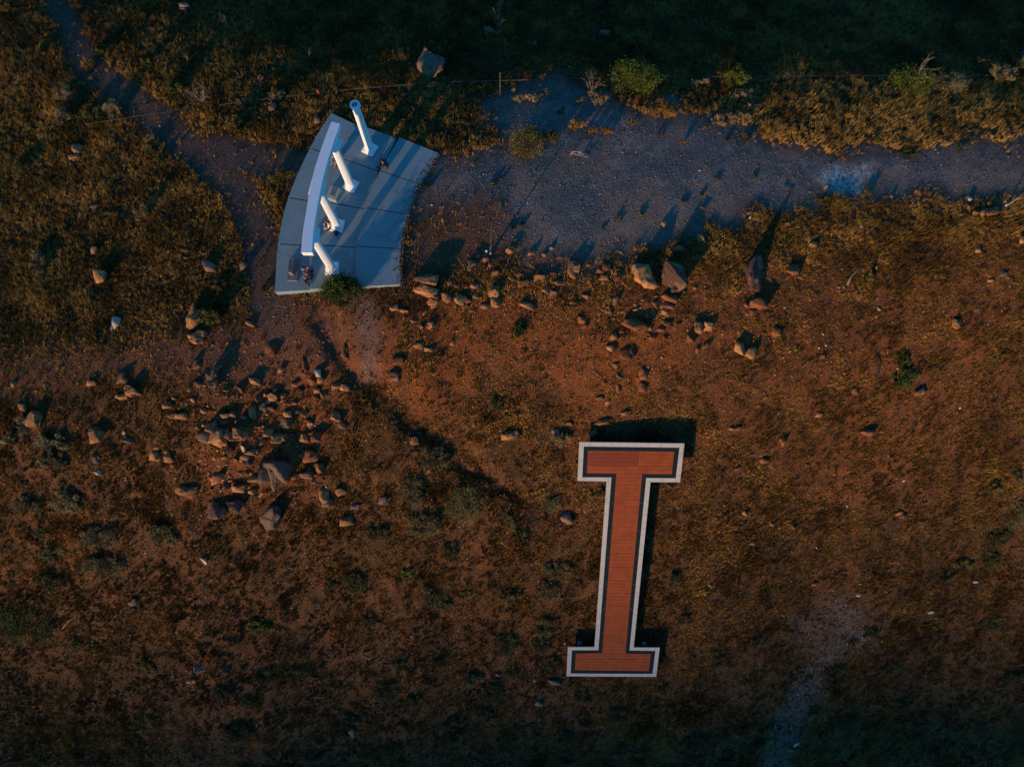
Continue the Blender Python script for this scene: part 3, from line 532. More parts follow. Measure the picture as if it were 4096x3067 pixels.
# ================================================================ ROCKS  (u, v, w px, h px, kind, [label])
ROCKS = [
 (1706,1112,98,44,'tan','long layered tan rock, upper of the pair right of the concrete platform'),(1711,1160,102,42,'tan','long tan rock, lower of the pair right of the concrete platform'),
 (1975,1174,50,82,'tan','tall tan block standing upright below the thin pole'),(1888,1056,44,44,'grey','round flat-topped grey stone left of the thin pole'),
 (2040,994,36,36,'tan','squarish tan rock just right of the thin pole'),(1087,1385,45,55,'red','pinkish boulder with a long shadow on the bare ground below the platform'),
 (1381,1397,35,60,'red','reddish slab half buried at the dark gully head'),(2293,1070,52,66,'tan','angular tan block at the lower edge of the gravel clearing'),
 (2572,1086,82,112,'tan','big yellowish boulder, left of the two largest by the gravel edge'),(2692,1098,92,118,'dark','big dark brown boulder, right of the two largest by the gravel edge'),
 (3017,1080,92,132,'dark','big dark flat-topped boulder standing alone right of the crest'),(3022,1210,96,40,'red','long low rock just below the lone dark boulder'),
 (2537,1297,108,45,'red','wide pale reddish ledge rock in the middle of the slope'),(2262,2060,52,56,'grey','squarish flat grey boulder left of the letter'),
 (1106,1873,132,132,'grey','largest grey boulder in the left outcrop, with a bright lower edge'),(1090,2048,80,104,'grey','jagged grey boulder just below the largest outcrop boulder'),
 (963,1727,68,64,'tan','bright cracked tan rock at the top of the left outcrop'),(887,1737,70,72,'tan','split tan boulder in the upper left outcrop'),
 (1242,1813,68,55,'red','pinkish block on the right side of the left outcrop'),(967,1947,70,32,'tan','bright flat oval rock in the left outcrop'),
 (749,1955,90,52,'tan','broad flat tan rock lying left of the outcrop'),(855,1500,48,78,'dark','dark-topped upright slab above the left outcrop'),
 (791,1342,76,52,'tan','rounded tan boulder below the green bush on the left crest'),(776,1250,70,92,'tan','stacked tan boulder beside the green bush on the left crest'),
 (1729,262,98,104,'grey','big bluish grey boulder in the dark grass above the platform'),(1686,241,36,50,'grey','small grey rock leaning on the left of the big bluish boulder'),
 (316,592,38,46,'tan','upper rock of a stacked pair in the left grass'),(301,630,46,26,'tan','lower rock of a stacked pair in the left grass'),
 (405,1098,52,56,'tan','tan boulder alone in the middle of the left grass'),(530,1556,66,46,'tan','yellowish slab at the left below the bare ground'),
 (142,1663,58,64,'tan','tan boulder near the left edge of the photo'),(393,1729,60,62,'tan','curled tan rock left of the outcrop on the slope'),
 (3964,842,58,36,'tan','wide tan rock near the right edge, largest of its pile'),(2043,1736,78,38,'tan','long tan ledge rock left of the letter top'),
 (2403,1685,60,28,'tan','layered tan rock just above the letter shadow'),(2502,1407,60,48,'red','broad pinkish rock under two others in mid slope'),
 (3004,865,22,20,'pale','small pale round rock on the gravel edge right of centre'),(497,1727,14,14,'pale','small white stone left of the outcrop'),
 (1269,480,30,30,'grey','pale bluish block in the grass at the upper left platform corner'),(3166,1079,56,50,'red','orange dirt mound on the right of the lone dark boulder'),
 (1092,428,36,36,'grey','grey stone beside the rail up left of the platform'),(1962,124,56,30,'grey','dim grey rock below the bare tree at the top'),
 (1786,1188,45,36,'tan'),(1841,1193,45,40,'tan'),(1731,1208,50,35,'tan'),(1943,1037,30,20,'tan'),(1915,1027,20,20,'tan'),(1962,1059,22,20,'tan'),(1219,1450,20,56,'red'),(1348,1541,46,26,'tan'),(1381,1546,36,26,'tan'),
 (1274,1487,30,30,'pale'),(1284,1512,26,30,'tan'),(1152,1681,40,46,'grey'),(1348,1656,46,40,'tan'),(1368,1698,42,26,'grey'),(1592,1437,46,36,'red'),(1674,1380,40,26,'tan'),(1716,1397,36,16,'tan'),(1577,1228,36,25,'tan'),(1615,1243,40,18,'tan'),
 (1654,1280,26,18,'tan'),(1687,1305,22,22,'tan'),(1723,1300,32,28,'tan'),(1900,1691,22,30,'tan'),(1811,1370,22,20,'tan'),(1577,1497,40,48,'dark'),(2094,1131,52,26,'tan'),(2159,1111,46,36,'tan'),(2184,1158,42,32,'tan'),(2109,1218,62,26,'tan'),
 (2127,1009,30,26,'tan'),(2206,994,22,18,'tan'),(2174,1019,20,15,'tan'),(2423,1068,36,30,'red'),(2415,1111,40,22,'tan'),(2716,991,44,24,'tan'),(2800,948,28,36,'tan'),(2654,894,22,30,'tan'),(2810,832,26,14,'red'),(3000,1247,38,26,'tan'),
 (2674,1188,66,30,'red'),(2669,1223,56,30,'tan'),(2656,1250,30,22,'tan'),(2462,1195,24,42,'tan'),(2338,1185,28,18,'tan'),(2433,1243,36,20,'red'),(2331,1275,38,32,'red'),(2338,1302,26,24,'red'),(2453,1342,36,28,'tan'),(2443,1392,36,28,'tan'),
 (2796,1300,46,52,'tan'),(2832,1297,42,44,'tan'),(2761,1347,38,45,'red'),(2825,1372,32,36,'red'),(2796,1399,30,26,'red'),(2952,1387,46,56,'tan'),(3000,1404,50,48,'tan'),(2572,1486,36,50,'tan'),(2569,1541,34,38,'red'),(2477,1499,30,22,'tan'),(2472,1546,22,36,'tan'),
 (2398,1591,36,14,'tan'),(2433,1608,30,22,'tan'),(2370,1725,42,30,'grey'),(2495,1651,30,16,'tan'),(2269,1690,46,16,'red'),(2222,1723,32,26,'grey'),(2678,1942,26,15,'grey'),(1658,1756,36,32,'tan'),(2000,1722,22,16,'tan'),(1418,2021,46,20,'grey'),(1531,1996,40,28,'grey'),
 (827,1742,60,56,'grey'),(846,1699,50,50,'tan'),(1115,1746,66,40,'tan'),(1153,1680,40,48,'grey'),(1216,1746,36,46,'tan'),(1263,1737,56,42,'red'),(1275,1864,56,46,'tan'),(1229,1885,50,46,'dark'),(1026,1908,56,26,'tan'),(874,1906,56,42,'tan'),(870,2020,62,72,'dark'),(946,2012,80,50,'dark'),
 (1009,1636,28,56,'tan'),(1053,1619,34,38,'grey'),(899,1657,38,24,'tan'),(932,1652,28,26,'tan'),(1022,1520,46,30,'tan'),(675,1615,40,28,'tan'),(690,1660,44,24,'tan'),(730,1660,56,26,'tan'),(975,1788,18,28,'pale'),(980,1826,36,24,'tan'),(1300,1970,40,56,'tan'),(1313,2003,48,36,'grey'),(1385,2075,56,46,'tan'),(1365,1960,50,30,'tan'),
 (840,1061,48,42,'grey'),(380,999,30,32,'tan'),(465,1288,30,52,'pale'),(492,1582,50,24,'tan'),(490,1501,46,50,'dark'),(366,1531,42,20,'tan'),(741,1001,25,20,'grey'),(748,1031,26,12,'tan'),(977,1066,30,30,'grey'),(1000,1292,46,18,'tan'),(791,1451,30,46,'dark'),(796,1530,36,34,'dark'),(383,822,30,22,'grey'),(57,1536,20,30,'tan'),(161,1086,22,16,'tan'),(741,30,46,30,'grey'),
 (512,1759,50,22,'grey'),(624,1814,40,46,'tan'),(679,1814,38,50,'tan'),(393,1888,32,26,'pale'),(631,1789,30,18,'tan'),(390,1826,30,38,'grey'),(15,1762,36,20,'grey'),(95,1625,30,34,'tan'),(815,2239,28,26,'pale'),(691,1858,20,18,'tan'),
 (1766,236,40,36,'grey'),(2418,134,40,24,'grey'),(2656,313,18,15,'pale'),(3929,849,40,26,'tan'),(3877,794,22,18,'pale'),(3899,851,26,24,'tan'),(3934,814,12,26,'red'),(3872,829,15,18,'tan'),(3840,859,22,14,'tan'),(3842,802,12,12,'tan'),(3565,784,16,18,'grey'),(3446,906,22,20,'tan'),(3250,975,36,26,'tan'),(3505,1067,18,18,'tan'),(3149,898,28,20,'red'),(3515,1235,18,14,'pale'),(3104,1319,38,40,'red'),(3822,1285,40,46,'tan'),(3909,997,22,26,'tan'),(3964,1121,30,15,'tan'),(4010,1091,36,22,'grey'),(3287,1421,26,22,'tan'),
 (2938,1710,48,20,'tan'),(3273,1656,30,18,'tan'),(3422,1561,40,28,'red'),(3675,1557,46,36,'dark'),(3124,1760,38,40,'tan'),(3601,2051,42,28,'tan'),(3087,2085,26,26,'tan'),(3171,2098,30,26,'dark'),(2979,2048,25,22,'tan'),(3050,1838,46,25,'tan'),(2952,1872,30,18,'grey'),(3229,1855,26,20,'grey'),(3006,2163,26,26,'grey'),(3469,1723,60,30,'red'),
 (3256,2332,28,18,'red'),(3902,2325,28,16,'pale'),(3432,2376,18,16,'pale'),(3185,2971,26,15,'pale'),(3161,2991,40,16,'tan'),(3723,2443,26,14,'pale'),(2837,2339,20,18,'tan'),(2216,2722,56,18,'grey'),(2141,2712,26,18,'grey'),(2156,2809,30,24,'grey'),(1992,2692,20,16,'grey'),(1410,2916,30,36,'grey'),(532,2402,42,26,'grey'),(800,2667,46,28,'grey'),(898,2674,40,22,'grey'),(766,2718,36,18,'tan'),(1410,2938,30,16,'grey'),(1550,2655,26,12,'grey'),
 (1128,1478,26,26,'tan'),(1180,1535,24,18,'tan'),(1100,1560,22,18,'tan'),(1065,1575,28,16,'tan'),(1250,1520,22,30,'red'),(1233,1545,20,26,'red'),(1270,1560,26,18,'tan'),(1180,1610,24,20,'tan'),(1220,1650,20,22,'tan'),(1240,1690,26,30,'tan'),(940,1840,24,22,'red'),(1010,1960,30,22,'tan'),(820,1640,30,22,'tan'),(770,1600,26,20,'tan'),(760,1555,28,18,'tan'),(700,1590,24,16,'tan'),(1700,1250,22,16,'tan'),(1890,1240,24,16,'tan'),(1905,1180,26,24,'tan'),(1870,1150,24,16,'red'),
]
_r = np.random.default_rng(5)
def _fill(n, poly, lo, hi, kinds):
    a = np.array(poly, float); c = 0
    while c < n:
        u, v = _r.uniform(a[:, 0].min(), a[:, 0].max()), _r.uniform(a[:, 1].min(), a[:, 1].max())
        if not bool(inpoly(np.array([u]), np.array([v]), poly)[0]) or any((u - q[0])**2 + (v - q[1])**2 < (.42 * max(q[2], q[3]) + 5)**2 for q in ROCKS): continue
        w_ = lo + (hi - lo) * _r.uniform()**2.2; ROCKS.append((float(u), float(v), w_ * _r.uniform(.8, 1.5), w_ * _r.uniform(.6, 1.1), kinds[_r.integers(len(kinds))])); c += 1
_fill(46, [(840, 1560), (1060, 1500), (1290, 1480), (1300, 1620), (1230, 1720), (1290, 1850), (1240, 1960), (1040, 1990), (840, 1990), (800, 1760)], 15, 40, ['tan', 'tan', 'red', 'dark', 'grey'])
_fill(46, [(1680, 1090), (2000, 1080), (2280, 1060), (2560, 1000), (2780, 1010), (2860, 1300), (2560, 1560), (2380, 1420), (2280, 1200), (1960, 1240), (1700, 1260)], 13, 34, ['tan', 'tan', 'red', 'red'])
def ico(sub):
    b = bmesh.new(); bmesh.ops.create_icosphere(b, subdivisions=sub, radius=1); V = np.array([v.co[:] for v in b.verts]); Fc = np.array([[v.index for v in f.verts] for f in b.faces]); b.free(); return V, Fc
ICO = {s: ico(s) for s in (1, 2, 3, 4)}
def rock_mesh(seed, sx, sy, sz, sub):
    """Broken rock: hulls of a few random points, roughened; larger ones are several fractured pieces grown together."""
    r = np.random.default_rng(seed); bm = bmesh.new(); pieces = 1 if sub < 3 else (2 if sub == 3 else 3)
    for k in range(pieces):
        n = int(r.integers(8, 13)) + (3 if sub >= 3 else 0); P = r.uniform(-1, 1, (n, 3)); m = np.abs(P).max(1); P = P / (m[:, None] ** r.uniform(.5, .95, (n, 1)))
        P[:, 2] = np.where(P[:, 2] > 0, np.minimum(P[:, 2], r.uniform(.55, 1)), P[:, 2]); P[P[:, 2] > 0, :2] *= r.uniform(.72, .98)
        if k: P = P * r.uniform(.45, .7, 3) + np.array([r.uniform(-.55, .55), r.uniform(-.55, .55), r.uniform(-.35, .1)])
        elif pieces > 1: P = P * np.array([.88, .88, 1])
        vs = [bm.verts.new(p) for p in P]; h = bmesh.ops.convex_hull(bm, input=vs)
        bmesh.ops.delete(bm, geom=list({g for g in h['geom_interior'] + h['geom_unused'] if isinstance(g, bmesh.types.BMVert) and g.is_valid}), context='VERTS')
    if sub >= 2: bmesh.ops.subdivide_edges(bm, edges=bm.edges[:], cuts=(1 if sub == 2 else (2 if sub == 3 else 4)), use_grid_fill=True, fractal=.0)
    bmesh.ops.triangulate(bm, faces=bm.faces[:]); bm.verts.index_update()
    V = np.array([v.co[:] for v in bm.verts]); Fc = np.array([[v.index for v in f.verts] for f in bm.faces]); bm.free()
    V = V + r.normal(0, .030 if sub < 4 else .022, V.shape)
    q = r.normal(0, 1, 3); V += V * (.06 * np.sin(V @ (q * 3.1) + r.uniform(0, 6)))[:, None]
    V -= (V.max(0) + V.min(0)) / 2; V /= np.abs(V).max(0); return V * np.array([sx, sy, sz]) / 2, Fc
LM = [((1106,1873),'the largest outcrop boulder'),((1380,1150),'the platform bush'),((2572,1090),'the big yellowish boulder'),((3017,1080),'the lone dark boulder'),((2262,2060),'the squarish boulder by the letter'),((2529,1780),'the top of the letter'),((2445,2700),'the foot of the letter'),((1965,1010),'the thin pole'),((2300,620),'the bicycle'),((2540,280),'the large green bush'),((3380,720),'the pale bare patch'),((1729,262),'the big bluish boulder'),((405,1098),'the lone boulder in the left grass'),((1087,1385),'the pinkish boulder below the platform'),((776,1280),'the crest bush on the left'),((2537,1297),'the wide ledge rock'),((330,490),'the bend in the rail'),((820,385),'the large bare shrub'),((90,2450),'the dark mass of green at left'),((3964,842),'the rock pile at the right edge'),((3640,310),'the green bush with a pale branch'),((1855,1990),'the round sagebrush in mid slope'),((430,2240),'the wide sagebrush at lower left'),((3300,2550),'the pale wash at lower right'),((1170,1085),'the memorial stone'),((1960,2740),'the broad low bush bottom centre'),((570,2880),'the olive bush at bottom left'),((4060,2020),'the grey bush at the right edge'),((2770,2950),'the bush at bottom right of the letter'),((3600,1420),'the dark green plant with stalks'),((1378,2900),'the bush at bottom left of centre')]
USED = set()
def place_words(u, v, s):
    out = []
    for (a, b), n in sorted(LM, key=lambda q: math.hypot(q[0][0] - u, q[0][1] - v)):
        dx, dy = u - a, v - b; d = math.hypot(dx, dy) / s
        if d < .6: continue
        ang = math.degrees(math.atan2(-dy, dx)) % 360; di = ['right of', 'above right of', 'above', 'above left of', 'left of', 'below left of', 'below', 'below right of'][int((ang + 22.5) // 45) % 8]
        dd = f'{d:.1f} m' if d < 3 else (f'{round(d * 2) / 2:g} m')
        out.append(f'{dd} {di} {n}')
        if len(out) > 14: break
    return out
def auto_label(head, u, v, s):
    for wds in place_words(u, v, s):
        lab = f'{head} {wds}'
        if len(lab.replace('.', ' ').replace('-', ' ').split()) <= 15 and lab not in USED: USED.add(lab); return lab
    lab = ' '.join((head.split()[0] + ' ' + head.split()[-1] + ' ' + place_words(u, v, s)[0]).split()[:16]); USED.add(lab); return lab
RA = np.array([r[:4] for r in ROCKS], float); RP = at(RA[:, 0], RA[:, 1] + RA[:, 3] * .18); RZ = proj(RP)[2]
def gnormal(x, y, e=.6):
    n = Vector((float(ground_h(x - e, y) - ground_h(x + e, y)), float(ground_h(x, y - e) - ground_h(x, y + e)), 2 * e)); return n.normalized()
ROCK_XY = []
for i, r in enumerate(ROCKS):
    u, v, wp, hp, kind = r[:5]; s = F / RZ[i]; sx, sy = wp / s, hp / s; big = max(wp, hp)
    sz = min(sx, sy) * random.uniform(.5, .8) if big > 30 else min(sx, sy) * .7
    if wp > 1.9 * hp: sz = sy * .9
    V, Fc = rock_mesh(i * 13 + 5, sx * 1.08, sy * 1.14, max(sz, .12) * (1.9 if 780 < u < 1400 and v > 1480 else 1.35), 4 if big > 60 else (3 if big > 30 else 2))
    kk = {'tan': 'rock_tan', 'red': 'rock_red', 'dark': 'rock_dark', 'grey': 'rock_grey', 'pale': 'rock_pale'}[kind]
    me = mesh_np('rock', V, Fc, MAT[kk]); o = link('rock', me)
    nr = gnormal(RP[i][0], RP[i][1]); q = Vector((0, 0, 1)).rotation_difference(nr.lerp(Vector((0, 0, 1)), .55))
    o.rotation_euler = (q.to_matrix() @ Matrix.Rotation(random.uniform(-.3, .3), 3, 'Z')).to_euler(); o.location = Vector(RP[i]) + Vector((0, 0, max(sz, .12) * .27))
    ROCK_XY.append((RP[i][0], RP[i][1], max(sx, sy) / 2))
    if len(r) > 5: lab = r[5]
    else:
        size = 'small' if big < 32 else ('medium' if big < 55 else 'large'); shp = 'flat' if wp > 1.7 * hp else ('upright' if hp > 1.4 * wp else 'angular')
        lab = auto_label(f'{size} {shp} {dict(tan="tan", red="reddish", dark="dark", grey="grey", pale="pale")[kind]} rock', u, v, s)
    tag(o, lab, 'rock', 'rocks scattered over the hillside')

# ================================================================ PLANTS
PAL = {'yellow': ((.120, .090, .014), (.26, .165, .025)), 'leafgreen': ((.028, .050, .008), (.075, .100, .015)), 'green': ((.085, .115, .012), (.140, .150, .018)), 'darkgreen': ((.030, .050, .010), (.060, .080, .012)), 'olive': ((.110, .090, .016), (.18, .125, .022)), 'sage': ((.085, .072, .026), (.165, .130, .048)), 'sagepale': ((.15, .122, .050), (.27, .21, .085)), 'gold': ((.26, .125, .018), (.38, .20, .030)), 'tan': ((.26, .165, .075), (.36, .24, .11)), 'dark': ((.050, .044, .014), (.105, .085, .028))}
def leaf_cloud(seed, dx, dy, h, pal, n, ls):
    r = np.random.default_rng(seed); k = max(6, int(5 + dx * dy * 7)); lob = []
    for _ in range(k):
        a = r.uniform(0, 6.28); q = r.uniform(0, 1)**.55; lob.append((math.cos(a) * q * dx * .44, math.sin(a) * q * dy * .44, h * r.uniform(.3, .85) * (1 - .4 * q), r.uniform(.10, .24) * min(dx, dy), r.uniform(.5, 1.35)))
    lob = np.array(lob); idx = r.integers(0, k, n); d = r.normal(0, 1, (n, 3)); d /= np.linalg.norm(d, axis=1)[:, None]; rad = r.uniform(0, 1, n)**.45
    C = lob[idx, :3] + d * (lob[idx, 3] * rad)[:, None] * np.array([1, 1, .95]); spk = r.uniform(0, 1, n) < .14; C[spk] *= r.uniform(1.05, 1.32, (spk.sum(), 1)); C[:, 2] = np.maximum(C[:, 2], .02)
    # leaves stand outwards from the plant's foot
    ax = C - np.array([0, 0, -.1]); ax /= np.linalg.norm(ax, axis=1)[:, None]; ax = ax + r.normal(0, .55, (n, 3)); ax /= np.linalg.norm(ax, axis=1)[:, None]
    sd = np.cross(ax, r.normal(0, 1, (n, 3))); sd /= np.linalg.norm(sd, axis=1)[:, None]; L_ = ls * r.uniform(.6, 1.5, n)[:, None]; wd = L_ * .30
    V = np.stack([C - ax * L_ * .5, C + sd * wd, C + ax * L_ * .5, C - sd * wd], 1).reshape(-1, 3)
    a, b = np.array(PAL[pal][0]), np.array(PAL[pal][1]); t = r.uniform(0, 1, n)[:, None]; col = (a * (1 - t) + b * t) * lob[idx, 4][:, None] ** .6
    return V, np.arange(n * 4).reshape(n, 4), np.repeat(col, 4, 0)
def twig_tree(mb, base, h, r, spread, depth, rnd, seg=5):
    def grow(p, d, l, rad, dep):
        pts = [p]; q = p.copy(); dd = d.copy()
        for _ in range(3):
            dd = (dd + Vector((rnd.gauss(0, .18), rnd.gauss(0, .18), rnd.gauss(0.03, .12)))).normalized(); q = q + dd * l / 3; pts.append(q.copy())
        mb.tube(pts, [rad, rad * .85, rad * .7, rad * .5], seg)
        if dep > 0:
            for _ in range(rnd.choice((2, 2, 3))): grow(pts[rnd.choice((2, 3))], (dd + Vector((rnd.gauss(0, .6), rnd.gauss(0, .6), rnd.gauss(.1, .3)))).normalized(), l * rnd.uniform(.55, .8), rad * .55, dep - 1)
    for _ in range(spread[0]):
        a = rnd.uniform(0, 6.28); d = Vector((math.cos(a) * spread[1], math.sin(a) * spread[1], 1)).normalized(); grow(Vector(base), d, h * rnd.uniform(.5, .75), r, depth)
BUSH = [  # u, v, w px, h px, height m, palette, [label]
 (2537,290,190,165,1.7,'green','large round bright green bush above the gravel clearing beside the rail'),(2937,308,76,80,1.2,'green','small bright green bush right of the large green bush'),(3640,312,150,150,1.4,'green','green bush with a pale bare branch at upper right'),(1380,1154,168,124,2.0,'leafgreen','dark green leafy bush growing against the lower edge of the platform'),
 (3150,60,86,70,.8,'green','yellow-green leafy plant alone at the top right'),(2110,548,126,170,1.1,'yellow','large yellowish olive bush at the left end of the gravel clearing'),(2195,535,60,70,.6,'olive','small olive bush just right of the large yellowish bush'),(3780,322,130,105,1.0,'sagepale','grey-green sagebrush right of the green bush with a branch'),(4005,292,110,80,1.0,'sagepale','grey-green sagebrush near the right edge, left of another'),(4085,242,76,70,1.1,'sagepale','grey-green sagebrush cut by the right edge at the top'),(3915,243,50,34,.5,'sage','dim grey-green tuft above the sagebrush at upper right'),
 (2635,428,156,80,.7,'gold','wide orange-gold bush on the gravel below the large green bush'),(2310,500,60,56,.5,'gold'),(2360,520,50,40,.4,'gold'),(2420,522,46,40,.4,'gold'),(2515,410,34,34,.4,'gold'),(2546,438,28,24,.3,'gold'),(2385,385,90,70,.7,'tan','tan dry bush below the small bare tree on the gravel edge'),(2100,390,90,56,.5,'tan'),(2165,365,70,40,.4,'tan'),(2320,400,28,34,.4,'tan'),(2245,438,42,36,.3,'olive'),
 (2960,372,90,60,.6,'tan'),(2955,465,96,60,.6,'tan'),(2870,475,70,50,.5,'tan'),(2820,508,30,22,.3,'gold'),(2525,488,44,24,.3,'olive'),(2730,570,24,20,.3,'gold'),(3000,420,70,44,.5,'tan'),(2980,545,50,34,.3,'dark'),(2800,330,86,40,.5,'tan'),
 (256,458,64,76,.7,'sagepale'),(372,448,72,66,.6,'olive'),(455,430,84,70,.7,'tan'),(600,600,56,56,.5,'olive'),(646,632,40,40,.4,'green'),(702,345,60,66,.7,'olive'),(945,490,72,80,.6,'olive'),(412,215,56,36,.5,'green'),(350,252,56,62,.6,'gold'),(275,372,70,66,.6,'tan'),(585,245,40,46,.5,'olive'),(580,832,80,60,.6,'sagepale'),(165,1030,60,100,.7,'sagepale'),(1128,700,92,76,.6,'olive'),(1112,372,68,58,.6,'sagepale'),(850,1262,96,76,1.0,'olive','olive-green bush growing against the stacked boulder on the left crest'),(90,660,60,56,.5,'olive'),(45,30,60,50,.5,'olive'),(165,200,50,60,.5,'olive'),(880,1130,46,60,.4,'olive'),(1060,1150,36,40,.3,'darkgreen'),
 (1745,1812,108,92,.9,'sage'),(1655,1945,90,130,.8,'sage'),(1690,2080,126,100,.8,'sage'),(1855,1992,128,140,1.0,'sage','round grey-green sagebrush in mid slope left of the letter'),(2195,1988,78,92,.7,'sage'),(2235,1752,88,56,.6,'sagepale'),(2035,2080,56,70,.5,'sage'),(2085,2130,70,60,.5,'dark'),(1515,2125,104,66,.6,'dark'),(2232,2268,124,70,.6,'sage'),(2190,2345,92,80,.6,'sage'),(2390,1962,112,44,.35,'olive'),(1800,2190,66,70,.5,'dark'),(1632,2282,58,50,.4,'green'),(1722,2368,70,80,.5,'dark'),(1865,2370,60,30,.35,'olive'),(2040,2378,84,60,.5,'sage'),(1775,2398,70,60,.5,'sage'),(2178,2488,78,80,.6,'sage'),(2165,2565,80,60,.5,'dark'),(2020,2560,90,90,.6,'dark'),(2212,2640,56,60,.5,'dark'),(2050,2670,50,56,.5,'dark'),(1890,2705,80,60,.6,'sage'),(1960,2755,100,90,.6,'dark'),(1545,2745,126,86,.7,'dark'),(1660,2790,70,50,.5,'dark'),(1930,2830,90,60,.5,'dark'),(1800,2880,70,50,.5,'dark'),(2022,2940,76,60,.5,'dark'),(1780,2952,80,50,.5,'dark'),(1560,2985,90,60,.5,'dark'),(2262,2935,90,70,.5,'dark'),(2465,2738,56,50,.4,'dark'),(2330,2778,64,60,.5,'dark'),(2478,2842,92,70,.5,'dark'),(1600,2650,60,50,.4,'dark'),(1745,2640,50,44,.4,'dark'),(1480,2470,60,50,.4,'dark'),(1330,2330,60,46,.4,'dark'),
 (110,1690,100,70,.7,'sagepale'),(215,1758,140,70,.7,'sagepale'),(225,1830,120,70,.7,'sage'),(60,1740,70,60,.6,'sage'),(115,2010,120,70,.7,'sage'),(262,1990,110,76,.6,'sagepale'),(158,2122,76,46,.5,'sage'),(212,2192,100,70,.6,'sage'),(400,2130,130,90,.7,'sage'),(430,2242,156,90,.8,'sage','wide grey-green sagebrush at lower left'),(655,2122,104,90,.7,'sage'),(195,2312,120,80,.7,'dark'),(95,2452,270,190,1.1,'darkgreen','very wide dark green shrub mass at the left edge'),(300,2562,56,44,.4,'green'),(375,2575,50,34,.3,'green'),(590,2652,76,56,.5,'olive'),(570,2878,86,64,.5,'olive','olive bush in the bottom left of the photo'),(950,2910,106,80,.7,'dark'),(1035,2500,80,60,.5,'green'),(1060,2692,80,70,.6,'dark'),(1185,2682,90,70,.6,'dark'),(890,2760,80,60,.5,'dark'),(1370,2905,100,70,.6,'dark'),(1000,2800,66,50,.5,'dark'),(1405,2860,66,50,.5,'dark'),(1250,3010,80,50,.5,'dark'),(1420,2300,90,100,.7,'dark'),
 (3605,1425,76,60,.5,'darkgreen'),(2066,1312,70,50,.4,'darkgreen'),(1985,1602,64,60,.4,'darkgreen'),(3990,1418,46,46,.4,'olive'),(4060,2030,110,130,.8,'sage'),(3985,2135,110,80,.7,'dark'),(3950,2225,90,70,.6,'dark'),(4075,1890,60,60,.5,'sage'),(3970,1955,60,50,.5,'olive'),(2775,2952,110,90,.8,'dark'),(2862,2625,50,70,.5,'dark'),(2690,2290,56,90,.5,'dark'),(2745,2470,70,50,.5,'dark'),(3335,2675,90,60,.5,'dark'),(3245,2830,60,46,.4,'dark'),(3385,2875,110,70,.6,'dark'),(3780,2300,70,50,.4,'dark'),(3955,2480,90,70,.5,'dark'),(3560,2660,90,60,.5,'dark'),(3030,2560,80,50,.4,'dark'),(3470,2520,70,56,.4,'dark'),(3700,2560,80,50,.4,'dark'),(3620,2800,90,50,.4,'dark'),(4050,2700,90,60,.5,'dark'),(3850,2250,80,40,.4,'olive'),
 (3600,1505,120,70,.8,'darkgreen','low very dark shrub standing in for a shadow at right centre of the slope'),(3470,1112,44,60,.6,'olive'),(2560,855,50,26,.10,'green'),(2480,870,40,24,.10,'olive'),(3640,605,90,40,.3,'darkgreen'),(3850,585,80,30,.3,'darkgreen'),(3470,770,50,30,.3,'olive'),(3300,790,50,34,.3,'olive'),(3480,560,60,30,.3,'darkgreen'),(2905,555,24,18,.07,'dark'),(2868,710,22,16,.07,'dark'),(2740,796,30,22,.07,'darkgreen'),(2810,770,24,18,.07,'darkgreen'),(3020,700,20,14,.07,'darkgreen'),(2640,535,24,22,.07,'dark'),(2415,905,20,18,.07,'darkgreen'),(2085,890,22,26,.10,'darkgreen'),(2050,900,22,26,.10,'darkgreen'),(2000,710,36,20,.10,'olive'),(1960,735,50,24,.10,'olive'),(1710,740,60,30,.10,'darkgreen'),  # the low very dark shrub is added in place of a cast shadow
]
HEADN = {'yellow': 'yellowish bush', 'leafgreen': 'leafy bush', 'green': 'bright green bush', 'darkgreen': 'dark green plant', 'olive': 'olive bush', 'sage': 'grey-green sagebrush', 'sagepale': 'pale grey-green sagebrush', 'gold': 'golden dry bush', 'tan': 'tan dry bush', 'dark': 'dark shrub'}
BA = np.array([b[:5] for b in BUSH]); BPOS = at(BA[:, 0], BA[:, 1] + BA[:, 3] * .22); BZ = proj(BPOS)[2]
BUSH_XY = []
